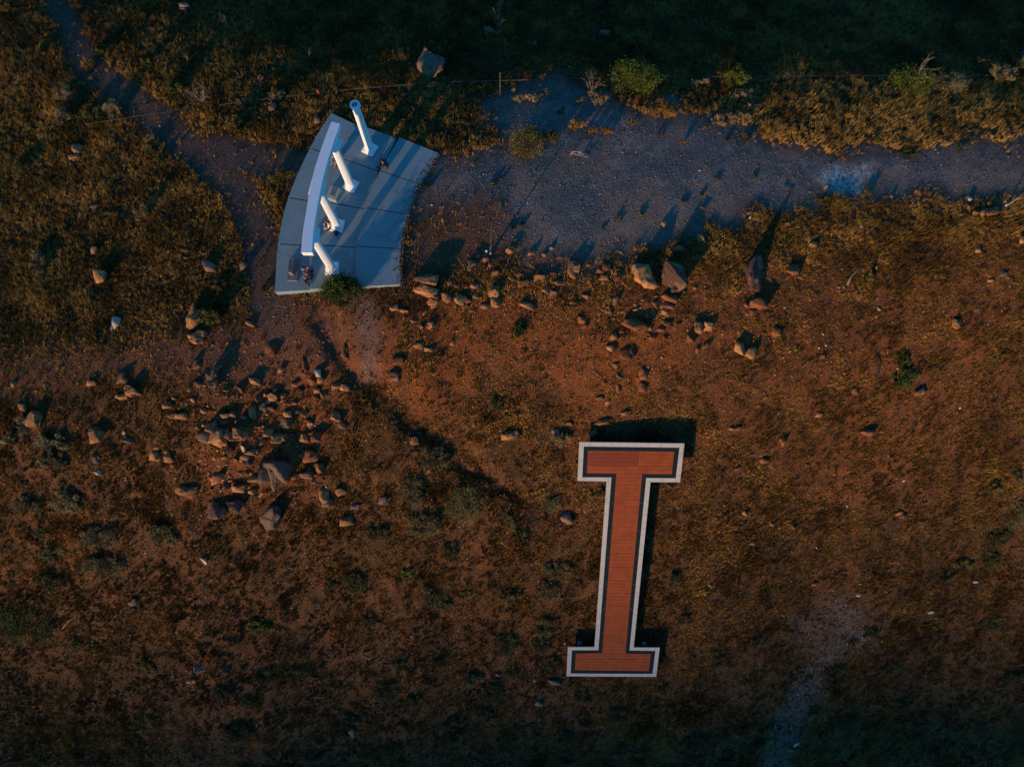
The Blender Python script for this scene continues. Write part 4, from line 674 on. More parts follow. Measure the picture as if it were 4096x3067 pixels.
for i, b in enumerate(BUSH):
    u, v, wp, hp, hgt, pal = b[:6]; s = F / BZ[i]; dx, dy = wp / s * 1.05, hp / s * .95; area = dx * dy
    lab = b[6] if len(b) > 6 else auto_label(('small ' if wp < 45 else '') + HEADN[pal], u, v, s)
    x, y, z = BPOS[i]; t = empty('bush', (x, y, z), lab, 'bush', 'bushes on the hillside')
    ls = .085 if pal in ('green', 'darkgreen', 'olive', 'leafgreen') else .075; n = int(min(5200, 260 + 1500 * area * (hgt + .25))) * (3 if pal == 'leafgreen' else 1)
    V, Fc, C = leaf_cloud(i + 100, dx, dy, hgt, pal, n, ls)
    sl = gnormal(x, y); V[:, 2] += -(V[:, 0] * sl.x + V[:, 1] * sl.y) / max(sl.z, .3) * .85
    link('foliage', mesh_np('foliage', V, Fc, MAT['leaf'], False, {'tint': C}), t)
    BUSH_XY.append((x, y, max(dx, dy) / 2))
    if wp > 50:
        m = MB(); rnd = random.Random(i)
        for k in range(4 if wp < 100 else 7):
            a = rnd.uniform(0, 6.28); d = rnd.uniform(.2, .45); m.tube([(0, 0, -.1), (math.cos(a) * d * dx * .4, math.sin(a) * d * dy * .4, hgt * .35), (math.cos(a) * d * dx * .8, math.sin(a) * d * dy * .8, hgt * .75)], [.03, .02, .008], 5)
        m.build('stem', 'bark', t)
    if i == 2:
        m = MB(); twig_tree(m, (.3, .1, .6), 1.6, .03, (3, .5), 2, random.Random(3)); m.build('bare_branch', 'deadwood', t)
    if u == 3605:
        m = MB(); twig_tree(m, (0, 0, .1), .9, .012, (6, .7), 0, random.Random(4)); m.build('stalk', 'deadwood', t)
DEAD = [(820,408,130,1.5,'large bare pale shrub beside the rail at upper left'),(905,100,44,.8,'thin bare twig tree in the dark grass near the top left'),(960,315,54,.7,'bare pale twig bush, left of two above the rail'),(1037,330,40,.6,'bare pale twig bush, right of two above the rail'),(757,245,46,.6,'dim grey twig bush in the dark grass above the large bare shrub'),(1237,232,56,.6,'dry tan twig plant above the freestanding column'),(1992,95,80,1.2,'bare pale twig tree near the top middle'),(2362,372,72,1.3,'small bare tree on the gravel edge left of the large green bush'),(600,560,86,.7,'bare grey shrub left of the path'),(2130,185,60,.5,'dim bare shrub above the rail post'),(3905,1245,40,.4,'pale dry stalks on the right slope'),(1990,20,30,.3,'faint dry twigs at the very top middle'),(1080,25,30,.4,'faint dry twigs near the top left of centre')]
for i, (u, v, wp, hgt, lab) in enumerate(DEAD):
    p = at(np.array([u]), np.array([v]))[0]; t = empty('dead_shrub', tuple(p), lab, 'dead shrub', 'bare dead shrubs')
    m = MB(); twig_tree(m, (0, 0, -.05), hgt, .010 + wp * .00016, (5 if wp > 60 else 3, .55), 3 if wp > 60 else 2, random.Random(i + 40), 4); m.build('branches', 'deadwood', t)

# ---- fallen wood, plus black shapes put where shadows fall
def log(name, pts, rad, label, m='deadwood', dz=.06):
    P = W(pts); P[:, 2] += dz; o = MB().tube([tuple(p) for p in P], rad, 7).build(name, m, smooth=True); return tag(o, label, 'wood')
log('branch_or_shadow', [(3388, 1142), (3402, 1108), (3428, 1082), (3460, 1066)], [.07, .06, .045, .02], 'curved grey fallen branch on the right of the slope below the path')
log('branch_or_shadow', [(250, 2515), (278, 2480), (300, 2468), (312, 2440)], [.03, .03, .025, .01], 'pale crooked fallen branch beside the dark green mass at left')
log('branch_or_shadow', [(1238, 2790), (1275, 2786), (1316, 2788)], [.02, .025, .012], 'pale dead stick lying at the bottom left of centre')
log('branch_or_shadow', [(1698, 1895), (1725, 1872), (1750, 1858)], [.05, .05, .03], 'grey log under the sagebrush in mid slope')
log('branch_or_shadow', [(2178, 1478), (2168, 1492)], [.03, .03], 'short white stick on the slope above the letter')
log('branch_or_shadow', [(1450, 2620), (1475, 2632), (1500, 2622)], [.04, .05, .03], 'brown curved branch at the bottom left of centre')
log('branch_or_shadow', [(3130, 748), (3165, 768)], [.035, .025], 'short reddish plank left of the pale bare patch', 'rock_red')
log('branch_or_shadow', [(3500, 1530), (3520, 1450), (3500, 1400)], [.06, .09, .05], 'black strip standing in for a shadow streak on the right slope', 'black', .03)  # black strip put where a shadow streak falls, not a real branch
log('branch_or_shadow', [(3580, 1510), (3605, 1500), (3640, 1505)], [.10, .12, .06], 'black patch standing in for a shadow on the right slope', 'black', .0)  # dark shape for a patch of cast shadow, not wood

# ================================================================ RAIL, POLE, MARKERS
def rail_piece(pts, par, h=.24):
    P = W(pts); P[:, 2] += h; MB().tube([tuple(p - np.array(par.location)) for p in P], .021, 8).build('rail', 'steel', par, True)
    for p in (P[0], P[-1]):
        o = MB().tube([(p[0] - par.location[0], p[1] - par.location[1], p[2] - h - .2 - par.location[2]), (p[0] - par.location[0], p[1] - par.location[1], p[2] + .05 - par.location[2])], .05, 8).build('post', 'steel', par, True)
pa = W([(355, 508)])[0]
f1 = empty('pipe_fence', tuple(pa), 'low grey pipe rail running diagonally through the left grass to a bend', 'fence')
rail_piece([(-40, 45), (50, 158), (140, 270), (208, 335), (275, 415)], f1); rail_piece([(328, 476), (340, 490), (353, 503)], f1)
pb = W([(1400, 385)])[0]; f2 = empty('pipe_fence', tuple(pb), 'long grey pipe rail crossing behind the platform from the bend to the right', 'fence')
rail_piece([(355, 504), (450, 490), (560, 472), (640, 462), (780, 440)], f2); rail_piece([(885, 428), (1000, 413), (1180, 391), (1350, 372)], f2); rail_piece([(1352, 371), (1600, 350), (1820, 336), (1998, 332)], f2); rail_piece([(2004, 332), (2200, 326), (2450, 320)], f2); rail_piece([(2470, 319), (2750, 316), (3000, 315), (3300, 312), (3700, 310), (3830, 310), (3940, 310)], f2)
def upright(name, base, top, rad, m, label, cat, taper=1, extra=None):
    P = W([base])[0]; best = None
    r = rays(np.array([top[0]]), np.array([top[1]]))[0]
    # top: nearest point on its ray to the vertical through the base
    a = CAM; d = r; t = ((P[:2] - a[:2]) @ d[:2]) / (d[:2] @ d[:2]); Tp = a + d * t
    t_ = empty(name, tuple(P), label, cat); MB().tube([(0, 0, -.15), tuple((Tp - P) * .5), tuple(Tp - P)], [rad, rad * (1 + taper) / 2, rad * taper], 10).build('shaft', m, t_, True); return t_, Tp - P
t_, d_ = upright('flag_pole', (1963, 1017), (1966, 893), .062, 'steel', 'thin grey tapering pole standing among rocks right of the platform', 'pole', .4)
MB().lathe([(.09, 0), (.09, .25), (.07, .27)], 14).build('base_sleeve', 'chrome', t_, True)
MB().ball((-.28, .18, .1), (.09, .09, .06)).build('cap', 'paper', t_, True)
t_, d_ = upright('fence_post', (2001, 384), (2001, 297), .06, 'steel', 'tall thin post standing at the rail above the gravel clearing', 'post', .7)
MB().lathe([(.075, 0), (.075, .12), (.05, .14)], 10).build('cap', 'steel', t_, True, loc=tuple(d_))
t_, d_ = upright('marker_post', (1280, 379), (1268, 361), .055, 'orange', 'short orange tube marker in the golden grass above the platform corner', 'marker')
MB().lathe([(.058, -.05), (.062, .01), (.05, .015)], 12, cap=False).build('rim', 'orange', t_, True, loc=tuple(d_))
t_, d_ = upright('wooden_stake', (4028, 820), (4080, 789), .05, 'wood', 'slanting brown stake with a white end near the right edge', 'stake')
MB().box((-.05, -.05, .1), (.26, .12, .08), Matrix.Rotation(.5, 3, 'Z')).build('white_tip', 'paper', t_)
def small(name, u, v, mb, m, label, cat, dz=0, rz=0, z=None):
    p = at(np.array([u]), np.array([v]))[0] if z is None else flat(np.array([u]), np.array([v]), z)[0]
    o = mb.build(name, m); o.location = p + np.array([0, 0, dz]); o.rotation_euler = (0, 0, rz); return tag(o, label, cat)
o = small('drink_can', 2282, 1925, MB().lathe([(.03, 0), (.045, .01), (.045, .15), (.03, .17)], 14), 'redcan', 'red drink can lying in the dirt left of the letter top', 'can', .05); o.rotation_euler = (1.4, 0, .3)
for i, (u, v, w_, lab) in enumerate([(3302, 1383, .18, 'white paper scrap on the right slope, larger of two'), (3275, 1393, .12, 'white paper scrap on the right slope, smaller of two'), (3584, 1638, .30, 'pale grey board piece on the far right slope'), (3838, 1632, .2, 'white litter scrap near the right edge of the slope'), (3614, 1923, .2, 'bluish white litter right of the letter top'), (3386, 2025, .2, 'white litter below right of the letter top'), (3264, 2190, .16, 'white litter scrap right of the letter stem'), (2259, 2573, .14, 'white scrap at the left of the letter foot'), (3526, 2563, .16, 'white scrap right of the pale wash')]):
    rn = random.Random(i); w2 = w_ * (.6 if i != 2 else 1.3)
    m = MB(); m.poly([(-w_ / 2, -w2 / 2, 0), (w_ / 2, -w2 * .4, .02), (w_ * .45, w2 / 2, .05), (-w_ * .4, w2 * .45, .03), (0, 0, .07)], [(0, 1, 4), (1, 2, 4), (2, 3, 4), (3, 0, 4)])
    small('board' if i == 2 else 'litter', u, v, m, 'paper' if i != 2 else 'rock_grey', lab, 'litter', .05, rn.uniform(0, 3))

# ================================================================ BICYCLE
def bicycle():
    P = at(np.array([2306.]), np.array([630.]))[0]
    b = empty('bicycle', tuple(P), 'red and white bicycle with a blue saddle leaning on its stand on the gravel', 'bicycle', rz=math.radians(178))
    R_ = .31
    def wheel(c, yaw):
        rot = Matrix.Translation(c) @ Matrix.Rotation(yaw, 4, 'Z') @ Matrix.Rotation(math.pi / 2, 4, 'X')
        def torus(r, k, name, m, par):
            mb = MB(); pts = [rot @ Vector((r * math.cos(a), r * math.sin(a), 0)) for a in np.linspace(0, 2 * math.pi, 33)]; mb.tube(pts, k, 8, False); return mb.build(name, m, par, True)
        wv = torus(R_ - .022, .024, 'wheel', 'black', b); torus(R_ - .055, .012, 'rim', 'chrome', wv)
        s = MB()
        for k in range(14):
            a = 2 * math.pi * k / 14; s.tube([rot @ Vector((.02 * math.cos(a), .02 * math.sin(a), 0)), rot @ Vector(((R_ - .05) * math.cos(a), (R_ - .05) * math.sin(a), 0))], .003, 4)
        s.tube([rot @ Vector((0, 0, -.05)), rot @ Vector((0, 0, .05))], .022, 8); s.build('spokes', 'chrome', wv)
    wheel((-.48, 0, R_), 0); wheel((.48, 0, R_), math.radians(38))
    f = MB(); bbk, hd, hdt, stp, stb = (-.05, 0, .30), (.36, 0, .58), (.33, 0, .72), (-.22, 0, .70), (-.05, 0, .30)
    f.tube([bbk, hd], .026, 8); f.tube([hdt, stp], .022, 8); f.tube([bbk, stp], .02, 8)
    for s in (-.05, .05): f.tube([bbk, (-.48, s, R_)], .012, 6); f.tube([stp, (-.48, s, R_)], .010, 6)
    f.tube([hd, hdt], .028, 8); f.build('frame', 'bikered', b, True)
    k = MB()
    for s in (-.05, .05): k.tube([(.345, s * .6, .62), (.48, s, R_)], .014, 6)
    k.build('fork', 'chrome', b, True)
    hb = MB(); hb.tube([(.33, 0, .72), (.33, 0, .90)], .016, 8); a = math.radians(38); hb.tube([(.33 + .33 * math.sin(a), -.33 * math.cos(a), .93), (.34, 0, .90), (.33 - .33 * math.sin(a), .33 * math.cos(a), .93)], .013, 8); hb.build('handlebar', 'black', b, True)
    sd_ = MB(); sd_.poly([(-.36, -.075, .86), (-.36, .075, .86), (-.2, .05, .87), (-.08, .018, .86), (-.08, -.018, .86), (-.2, -.05, .87), (-.22, 0, .80)], [(0, 1, 2, 3, 4, 5), (0, 6, 1), (1, 6, 2), (2, 6, 3), (3, 6, 4), (4, 6, 5), (5, 6, 0)]); sd = sd_.build('saddle', 'bluesaddle', b)
    MB().tube([(-.22, 0, .68), (-.24, 0, .83)], .014, 8).build('seat_post', 'chrome', sd)
    c = MB(); c.tube([(-.05, -.07, .30), (-.05, .07, .30)], .02, 8); c.tube([(-.05, .07, .30), (.08, .08, .19)], .011, 6); c.tube([(-.05, -.07, .30), (-.18, -.08, .41)], .011, 6); c.box((.08, .13, .19), (.09, .08, .02)); c.box((-.18, -.13, .41), (.09, .08, .02)); c.build('pedal_crank', 'black', b)
    MB().tube([(-.1, .03, .28), (-.16, .26, .0)], .01, 6).build('kickstand', 'black', b)
bicycle()

# ================================================================ PEOPLE
def skin_mesh(name, verts, edges, radii, m, parent, sub=2, root=0):
    me = bpy.data.meshes.new(name); me.from_pydata([tuple(v) for v in verts], edges, []); ob = bpy.data.objects.new(name, me); COL.objects.link(ob)
    ob.modifiers.new('skin', 'SKIN'); sv = me.skin_vertices[0].data
    for i, r in enumerate(radii): sv[i].radius = (r, r) if not isinstance(r, tuple) else r
    sv[root].use_root = True
    mm = ob.modifiers.new('sub', 'SUBSURF'); mm.levels = sub; mm.render_levels = sub
    dg = bpy.context.evaluated_depsgraph_get(); ev = ob.evaluated_get(dg); nm = bpy.data.meshes.new_from_object(ev, depsgraph=dg); nm.name = name
    bpy.data.objects.remove(ob); bpy.data.meshes.remove(me); nm.materials.clear(); nm.materials.append(MAT[m])
    for p in nm.polygons: p.use_smooth = True
    return link(name, nm, parent)
class Sk:
    def __init__(s): s.v, s.e, s.r = [], [], []
    def add(s, p, r, par=None):
        s.v.append(Vector(p)); s.r.append(r)
        if par is not None: s.e.append((par, len(s.v) - 1))
        return len(s.v) - 1
def person(loc, rz, J, shirt, trousers, shoes, hair, label, hairlong=False, sleeve='long', cap=False):
    """J: joints in local metres, x forward, y left, z up."""
    t = empty('person', loc, label, 'person', None, rz)
    k = Sk(); pel = k.add(J['pelvis'], .125); wst = k.add((Vector(J['pelvis']) * .55 + Vector(J['chest']) * .45), .115, pel); ch = k.add(J['chest'], .135, wst); nk = k.add(J['neck'], .055, ch); hd = k.add(J['head'], (.082, .095), nk)
    fw = Vector(J['face']).normalized(); up = (Vector(J['head']) - Vector(J['neck'])).normalized(); k.add(Vector(J['head']) + up * .07, .078, hd)
    nose = k.add(Vector(J['head']) + fw * .095 - up * .01, .016, hd); side = up.cross(fw)
    for s_ in (1, -1): k.add(Vector(J['head']) + side * .088 * s_ - up * .01, .018, hd)
    for s_, S_ in ((1, 'l'), (-1, 'r')):
        sh = k.add(J['sh' + S_], .062, ch); el = k.add(J['el' + S_], .043, sh); wr = k.add(J['wr' + S_], .028, el)
        fd = (Vector(J['wr' + S_]) - Vector(J['el' + S_])).normalized(); sdv = fd.cross(Vector((0, 0, 1))).normalized() if abs(fd.z) < .95 else Vector((0, 1, 0)); nrm = sdv.cross(fd)
        pm = k.add(Vector(J['wr' + S_]) + fd * .06, (.036, .018), wr)
        for q in range(4):
            b0 = Vector(J['wr' + S_]) + fd * .10 + sdv * (.030 - .020 * q); ln = (.070, .080, .074, .058)[q]
            a0 = k.add(b0, .0095, pm); a1 = k.add(b0 + fd * ln * .5 - nrm * .010, .009, a0); k.add(b0 + fd * ln * .85 - nrm * .032, .008, a1)
        th = k.add(Vector(J['wr' + S_]) + fd * .045 + sdv * .045 * s_, .011, pm); k.add(Vector(J['wr' + S_]) + fd * .085 + sdv * .06 * s_ - nrm * .012, .009, th)
        hp = k.add(J['hp' + S_], .095, pel); kn = k.add(J['kn' + S_], .062, hp); an = k.add(J['an' + S_], .042, kn); k.add(J['to' + S_], .030, an)
    skin_mesh('body', k.v, k.e, k.r, 'skin', t, 2)
    c = Sk(); pel = c.add(Vector(J['pelvis']) + Vector((0, 0, .02)), .15); wst = c.add((Vector(J['pelvis']) * .5 + Vector(J['chest']) * .5), .145, pel); ch = c.add(J['chest'], .165, wst); c.add(Vector(J['chest']) * .45 + Vector(J['neck']) * .55, .085, ch)
    for S_ in 'lr':
        sh = c.add(J['sh' + S_], .082, ch); e_ = Vector(J['el' + S_]); s0 = Vector(J['sh' + S_])
        if sleeve == 'long': el = c.add(e_, .060, sh); c.add(e_.lerp(Vector(J['wr' + S_]), .92), .043, el)
        else: c.add(s0.lerp(e_, .7), .068, sh)
    skin_mesh('shirt', c.v, c.e, c.r, shirt, t, 2)
    c = Sk(); pel = c.add(Vector(J['pelvis']) - Vector((0, 0, .02)), .142)
    for S_ in 'lr':
        hp = c.add(J['hp' + S_], .112, pel); kn = c.add(J['kn' + S_], .080, hp); c.add(Vector(J['kn' + S_]).lerp(Vector(J['an' + S_]), .93), .062, kn)
    skin_mesh('trousers', c.v, c.e, c.r, trousers, t, 2)
    for S_ in 'lr':
        a, b = Vector(J['an' + S_]), Vector(J['to' + S_]); d = (b - a).normalized(); c = Sk(); q0 = c.add(a - d * .03, .050); q1 = c.add(a.lerp(b, .5), .048, q0); c.add(b + d * .02, .038, q1); skin_mesh('shoe', c.v, c.e, c.r, shoes, t, 1)
    h = Vector(J['head']); mb = MB(); mb.ball(tuple(h + up * .045 - fw * .022), (.112, .112, .115), 3)
    hb = mb.build('cap' if cap else 'hair', hair, t, True)
    if cap: MB().ball(tuple(h + up * .05 + fw * .12), (.10, .08, .016), 2).build('cap_brim', hair, t, True)
    if hairlong:
        c = Sk(); a = c.add(h + up * .05 - fw * .05, .10); b = c.add(h - up * .08 - fw * .085, .095, a); d = c.add(Vector(J['chest']) * .6 + Vector(J['neck']) * .4 - fw * .12, .085, b); c.add(Vector(J['chest']) - fw * .14 - up * .05, .05, d); skin_mesh('long_hair', c.v, c.e, c.r, hair, t, 2)
    for s_ in (1, -1): MB().ball(tuple(h + fw * .088 + side * .033 * s_ + up * .02), .012, 1).build('eye', 'blackcloth', t, True)
    return t
def pose_cross(lean=.12):  # cross-legged on the floor
    return dict(pelvis=(0, 0, .13), chest=(lean, 0, .46), neck=(lean + .05, 0, .62), head=(lean + .10, 0, .75), face=(1, 0, -.5), shl=(lean, .18, .54), shr=(lean, -.18, .54), ell=(lean + .10, .27, .30), elr=(lean + .10, -.27, .30), wrl=(lean + .30, .14, .26), wrr=(lean + .30, -.14, .26), hpl=(.05, .10, .13), hpr=(.05, -.10, .13), knl=(.34, .36, .16), knr=(.34, -.36, .16), anl=(.40, .02, .07), anr=(.32, .0, .09), tol=(.42, -.15, .06), tor=(.34, .18, .06))
def pose_hug():  # sitting, knees up
    return dict(pelvis=(0, 0, .13), chest=(.10, 0, .47), neck=(.16, 0, .62), head=(.22, 0, .74), face=(1, 0, -.45), shl=(.10, .18, .55), shr=(.10, -.18, .55), ell=(.28, .24, .34), elr=(.28, -.24, .34), wrl=(.46, .10, .38), wrr=(.46, -.10, .38), hpl=(.05, .10, .13), hpr=(.05, -.10, .13), knl=(.40, .15, .46), knr=(.40, -.15, .46), anl=(.52, .14, .08), anr=(.52, -.14, .08), tol=(.68, .16, .05), tor=(.68, -.16, .05))
def pose_side():  # legs folded to one side (to the left of the sitter)
    d = pose_cross(.14); d.update(knl=(.32, .34, .12), knr=(.38, .10, .14), anl=(.02, .50, .07), anr=(.05, .36, .10), tol=(-.12, .56, .06), tor=(-.08, .44, .07)); return d
def pose_edge():  # sitting on a ledge, legs over it
    return dict(pelvis=(0, 0, .12), chest=(.10, 0, .45), neck=(.17, 0, .60), head=(.23, 0, .72), face=(1, 0, -.4), shl=(.10, .18, .53), shr=(.10, -.18, .53), ell=(.26, .26, .30), elr=(.26, -.26, .30), wrl=(.42, .10, .28), wrr=(.42, -.10, .28), hpl=(.05, .10, .12), hpr=(.05, -.10, .12), knl=(.42, .15, .22), knr=(.42, -.15, .24), anl=(.56, .14, -.13), anr=(.56, -.14, -.13), tol=(.72, .16, -.165), tor=(.72, -.16, -.165))
def fz(u, v, z): return tuple(flat(np.array([float(u)]), np.array([float(v)]), z)[0])
def loc_at(t, p): return t.matrix_basis @ Vector(p)
p1 = person(fz(1547, 668, .785), math.radians(165), pose_edge(), 'navy', 'greycloth', 'blackcloth', 'hairdark', 'person with dark hair and navy top sitting on the step by the freestanding column', True)
p2 = person(fz(1356, 640, .365), math.radians(232), pose_hug(), 'whitecloth', 'jeans', 'tanshoe', 'hairbrown', 'person in jeans and tan shoes seated behind the second column, mostly hidden')
p3 = person(fz(1326, 905, .575), math.radians(190), pose_cross(.06), 'whitecloth', 'blackcloth', 'blackcloth', 'hairbrown', 'person in a white top and black trousers sitting cross-legged against a column base', True, 'short')
p4 = person(fz(1248, 1078, .575), math.radians(205), pose_cross(.14), 'blue', 'greycloth', 'shoe', 'blackcloth', 'person in a blue shirt and black cap sitting near the memorial stone', False, 'short', True)
p5 = person(fz(1247, 1112, .575), math.radians(160), pose_side(), 'purple', 'blackcloth', 'blackcloth', 'hairbrown', 'person with long brown hair in a purple top sitting below the blue-shirted person', True, 'short')
pr = W([(4102, 945)])[0]
V, Fc = rock_mesh(991, .95, .6, .5, 3); o = link('rock', mesh_np('rock', V, Fc, MAT['rock_tan'])); o.location = W([(4095, 962)])[0] + np.array([0, 0, .08]); tag(o, 'pale rock under the person at the right edge', 'rock', 'rocks scattered over the hillside')
p6 = person((pr[0], pr[1], pr[2] + .15), math.radians(250), pose_hug(), 'whitecloth', 'jeans', 'tanshoe', 'hairbrown', 'person in a white top cut off by the right edge of the photo', True, 'short')
# things they hold or have put down
def put(name, w_, m, mb, label, cat, rz=0):
    o = mb.build(name, m, bevel=.004); o.location = w_; o.rotation_euler = (0, 0, rz); return tag(o, label, cat)
put('notebook', loc_at(p3, (.36, .25, .27)), 'notebook', MB().box((0, 0, 0), (.22, .17, .02)), 'open pinkish notebook on the lap of the white-topped reader', 'notebook', .2)
put('phone', loc_at(p3, (.40, -.06, .285)), 'paper', MB().box((0, 0, 0), (.08, .15, .012)), 'white phone in the hands of the white-topped reader', 'phone', .3)
put('phone', loc_at(p4, (.53, -.14, .28)), 'paper', MB().box((0, 0, 0), (.20, .10, .012), Matrix.Rotation(.5, 3, 'Y')), 'pale tablet held out by the blue-shirted person', 'tablet', 2.6)
put('hair_clip', loc_at(p4, (.20, -.02, .90)), 'paper', MB().box((0, 0, 0), (.11, .035, .012)), 'white logo patch on top of the black cap', 'patch', 2.6)
bt = empty('water_bottle', fz(1313, 925, .574), 'small bottle lying on the slab below the white-topped reader', 'bottle', rz=-1.1)
MB().tube([(-.1, 0, .035), (.06, 0, .035), (.09, 0, .035), (.10, 0, .035)], [.033, .033, .016, .016], 10).build('bottle_body', 'paper', bt, True); MB().tube([(.10, 0, .035), (.13, 0, .035)], .018, 8).build('cap', 'navy', bt, True)
bk = empty('backpack', fz(1348, 936, .574), 'dark navy backpack standing against the third column base', 'backpack', rz=.15)
m = MB(); m.ball((0, .0, .21), (.15, .12, .22), 3); m.build('bag', 'navy', bk, True); MB().ball((0, -.11, .15), (.11, .06, .12), 3).build('front_pocket', 'navy', bk, True)
MB().tube([(-.10, -.05, .06), (-.18, -.03, .03), (-.25, .02, .02), (-.32, .0, .02), (-.38, -.04, .02)], .014, 6).build('strap', 'strap', bk, True)

# ================================================================ GRASS  (nobody could count it)
SLABPOLY = [tuple(zp(p, .5)[:2]) for p in COLS[0]] + [tuple(zp(p, .7)[:2]) for p in COLS[3][::-1]]
def sample(n, ymin=-26, ymax=50): return rng.uniform(-45, 47, n), rng.uniform(ymin, ymax, n)
def clear_of(x, y, lst, k=.8):
    m = np.ones(len(x), bool)
    for a, b, r in lst: m &= (x - a)**2 + (y - b)**2 > (r * k)**2
    return m
def grass_density(x, y):
    g, p, r, pl, ws = zones(x, y); d = crest(x) - y
    north = ss(1.5, -1.5, d + 1.4 * fbm(x * .4, y * .4, 61, 3)); cl = .45 * fbm(x * 1.1, y * 1.1, 62, 3) + .75 * fbm(x * 2.6, y * 2.6, 65, 2); cl2 = fbm(x * .28, y * .28, 63, 3)
    dens = north * np.clip(.95 + .9 * cl + .4 * cl2, .08, 1.25) + (1 - north) * np.clip(.98 + 2.8 * cl + .6 * cl2, .03, 2.0) * (1 - .60 * r)
    ne = softpoly(x, y, SEN_NE, 1, 1.5); dens = dens * (1 - .45 * ne); dens = np.maximum(dens, .75 * softpoly(x, y, BL, 1.5, 2))
    dens *= (1 - ss(.12, .62, g)) * (1 - .97 * np.minimum(1, 2 * p)) * (1 - pl) * (1 - .93 * ws)
    return np.where(inpoly(x, y, SLABPOLY), 0, dens), north, ne
def make_grass():
    x, y = sample(640000); dens, north, ne = grass_density(x, y); keep = rng.uniform(0, 1, len(x)) < dens * (.46 + .04 * north); x, y, north, ne = x[keep], y[keep], north[keep], ne[keep]
    keep = clear_of(x, y, ROCK_XY, .75); x, y, north, ne = x[keep], y[keep], north[keep], ne[keep]
    iu, iv, _ = proj(np.stack([x, y, ground_h(x, y)], 1)); vis = (iu > -260) & (iu < 4360) & (iv > -260) & (iv < 3330); x, y, north, ne = x[vis], y[vis], north[vis], ne[vis]
    n = len(x); z = ground_h(x, y); k = 11
    big = ss(-.1, .5, fbm(x * .5, y * .5, 71, 3)); h = (.17 + .15 * big) * (1 - north) + (.21 + .13 * big) * north + .10 * ne; h *= rng.uniform(.6, 1.4, n)
    a = rng.uniform(0, 6.283, (n, k)); rad = rng.uniform(0, 1, (n, k)) * (.05 + .28 * h[:, None]); bx = x[:, None] + rad * np.cos(a); by = y[:, None] + rad * np.sin(a); bz = np.repeat(z[:, None], k, 1) - .03
    ln = h[:, None] * rng.uniform(.55, 1.15, (n, k)); le = rng.uniform(.1, .55, (n, k)); wind = np.array([.25, .10])
    tx = bx + ln * (np.cos(a) * le + wind[0] * .5); ty = by + ln * (np.sin(a) * le + wind[1]); tz = bz + ln * .95
    wd = (.011 + .014 * rng.uniform(0, 1, (n, k))) * (1.5 - .4 * north[:, None]); pa = a + rng.normal(0, 1.2, (n, k)) + 1.57; dx, dy = np.cos(pa) * wd, np.sin(pa) * wd
    V = np.stack([np.stack([bx - dx, by - dy, bz], -1), np.stack([bx + dx, by + dy, bz], -1), np.stack([tx, ty, tz], -1)], 2).reshape(-1, 3)
    straw, olive, dk = np.array([.50, .265, .060]), np.array([.225, .116, .022]), np.array([.100, .048, .012])
    tone = np.clip(.44 + .03 * north + .9 * fbm(x * .8, y * .8, 81, 3) + .35 * fbm(x * .15, y * .15, 82, 2) + rng.normal(0, .16, n) + .12 * north + .28 * ne, 0, 1)[:, None]
    c = np.where(tone < .5, dk + (olive - dk) * tone * 2, olive + (straw - olive) * (tone * 2 - 1)); c = c * (1 - .25 * ss(30.5, 33.5, y + .06 * x * (x < 0)) * (1 - .5 * ne))[:, None] * (1 - .3 * ss(12, 26, x) * (1 - north))[:, None]  # shade put into the tint: darker to the north and on the right slope
    c = c * (1 + north[:, None] * np.array([[-.02, .01, 0]])); c = np.repeat(c, k, 0) * rng.uniform(.7, 1.3, (n * k, 1)); C = np.repeat(c, 3, 0)
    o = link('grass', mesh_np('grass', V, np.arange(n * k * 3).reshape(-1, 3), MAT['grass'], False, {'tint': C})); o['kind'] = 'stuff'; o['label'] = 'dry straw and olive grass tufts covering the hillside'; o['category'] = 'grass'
make_grass()
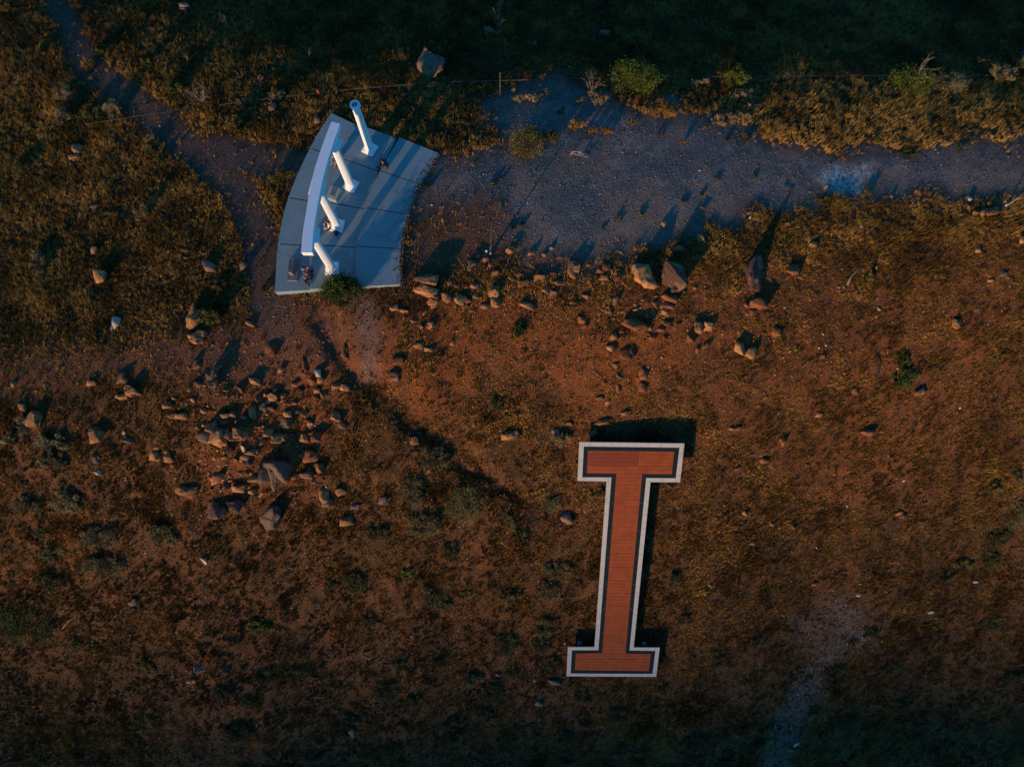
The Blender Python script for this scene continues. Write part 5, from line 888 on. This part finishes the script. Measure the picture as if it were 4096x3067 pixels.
# ================================================================ LOOSE STONES
def make_stones():
    x, y = sample(150000, -26, 36); g, p, r, pl, ws = zones(x, y); d = crest(x) - y
    strip = np.exp(-((d - 3.5) / 4.5)**2) * ss(-30, -12, x); rub = np.clip(fbm(x * .35, y * .35, 91, 3) * 2.2, 0, 1) * ss(2, 6, d)
    oc = np.zeros_like(x)
    for a, b, rr, hh in MOUND: oc = np.maximum(oc, np.exp(-((x - a)**2 + (y - b)**2) / (rr * 1.8)**2))
    dens = .10 * ss(0, 3, d) + .22 * strip + .40 * rub + .55 * oc + .20 * r + .85 * g + .25 * p + 1.3 * ws
    keep = (rng.uniform(0, 1, len(x)) < dens * .60) & ~inpoly(x, y, SLABPOLY) & (pl < .5); x, y, g, ws, oc, r = [q[keep] for q in (x, y, g, ws, oc, r)]
    iu, iv, _ = proj(np.stack([x, y, ground_h(x, y)], 1)); vis = (iu > -200) & (iu < 4300) & (iv > -200) & (iv < 3280); x, y, g, ws, oc, r = [q[vis] for q in (x, y, g, ws, oc, r)]
    n = len(x); base = np.array([[1, 0, 0], [-1, 0, 0], [0, 1, 0], [0, -1, 0], [0, 0, 1], [0, 0, -1]], float); Fo = np.array([[0, 2, 4], [2, 1, 4], [1, 3, 4], [3, 0, 4], [2, 0, 5], [1, 2, 5], [3, 1, 5], [0, 3, 5]])
    bx = np.array([[sx, sy, sz] for sx in (-1, 1) for sy in (-1, 1) for sz in (-1, 1)], float) * .72
    s = (.030 + .05 * rng.uniform(0, 1, n)**3) * (1 + .9 * oc * rng.uniform(0, 1, n)) * (1 - .30 * g) * (1 + .35 * ws)
    V = base[None] * (1 + rng.uniform(-.45, .45, (n, 6, 1))) + rng.uniform(-.25, .25, (n, 6, 3)); ang = rng.uniform(0, 6.283, n); ca, sa = np.cos(ang), np.sin(ang)
    V[:, :, 0] *= rng.uniform(.8, 1.6, (n, 1)); V[:, :, 2] *= rng.uniform(.45, .9, (n, 1)); X = V[:, :, 0] * ca[:, None] - V[:, :, 1] * sa[:, None]; Y = V[:, :, 0] * sa[:, None] + V[:, :, 1] * ca[:, None]
    P = np.stack([X * s[:, None] + x[:, None], Y * s[:, None] + y[:, None], V[:, :, 2] * s[:, None] + (ground_h(x, y) + s * .25)[:, None]], -1).reshape(-1, 3)
    tan, rd, gy, pl_ = np.array([.36, .20, .095]), np.array([.24, .10, .045]), np.array([.21, .165, .135]), np.array([.55, .44, .34]); t = rng.uniform(0, 1, n); gg = np.maximum(g, ws)
    c = np.where((t < .5 - .35 * gg)[:, None], rd, np.where((t < .86 - .5 * gg)[:, None], tan, np.where((t < .985)[:, None], gy, pl_))) * rng.uniform(.6, 1.25, (n, 1))
    o = link('loose_stones', mesh_np('loose_stones', P, (np.arange(n)[:, None, None] * 6 + Fo[None]).reshape(-1, 3), MAT['stone'], False, {'tint': np.repeat(c, 6, 0)})); o['kind'] = 'stuff'; o['label'] = 'loose pebbles and stone chips strewn over the slope and gravel'; o['category'] = 'stones'
make_stones()
def make_drift():
    Ve, Fe, Ce = [], [], []; r = np.random.default_rng(8); C3 = [zp(p, ZS[2]) for p in COLS[3]]; base = np.array([[1, 0, 0], [-1, 0, 0], [0, 1, 0], [0, -1, 0], [0, 0, 1], [0, 0, -1]], float); Fo = np.array([[0, 2, 4], [2, 1, 4], [1, 3, 4], [3, 0, 4], [2, 0, 5], [1, 2, 5], [3, 1, 5], [0, 3, 5]])
    for k in range(900):
        i = int(r.integers(0, 4)); p = arc(C3, i, r.uniform()); off = -abs(r.normal(0, .16 + .14 * (1 + math.sin(9 * p[1])))) + .12; sz = .018 + .035 * r.uniform()**3
        V = base * (1 + r.uniform(-.4, .4, (6, 1))) * sz * np.array([1.2, 1, .6]) + np.array([p[0] + off, p[1] + .25 * off, ZS[2] + sz * .3]); Fe.append(Fo + 6 * k); Ve.append(V); Ce.append(np.repeat(np.array([[.20, .13, .09]]) * r.uniform(.6, 1.5), 6, 0))
    o = link('gravel', mesh_np('gravel', np.concatenate(Ve), np.concatenate(Fe), MAT['stone'], False, {'tint': np.concatenate(Ce)})); o['kind'] = 'stuff'; o['label'] = 'gravel chips strewn along the right edge of the concrete platform'; o['category'] = 'gravel'
make_drift()
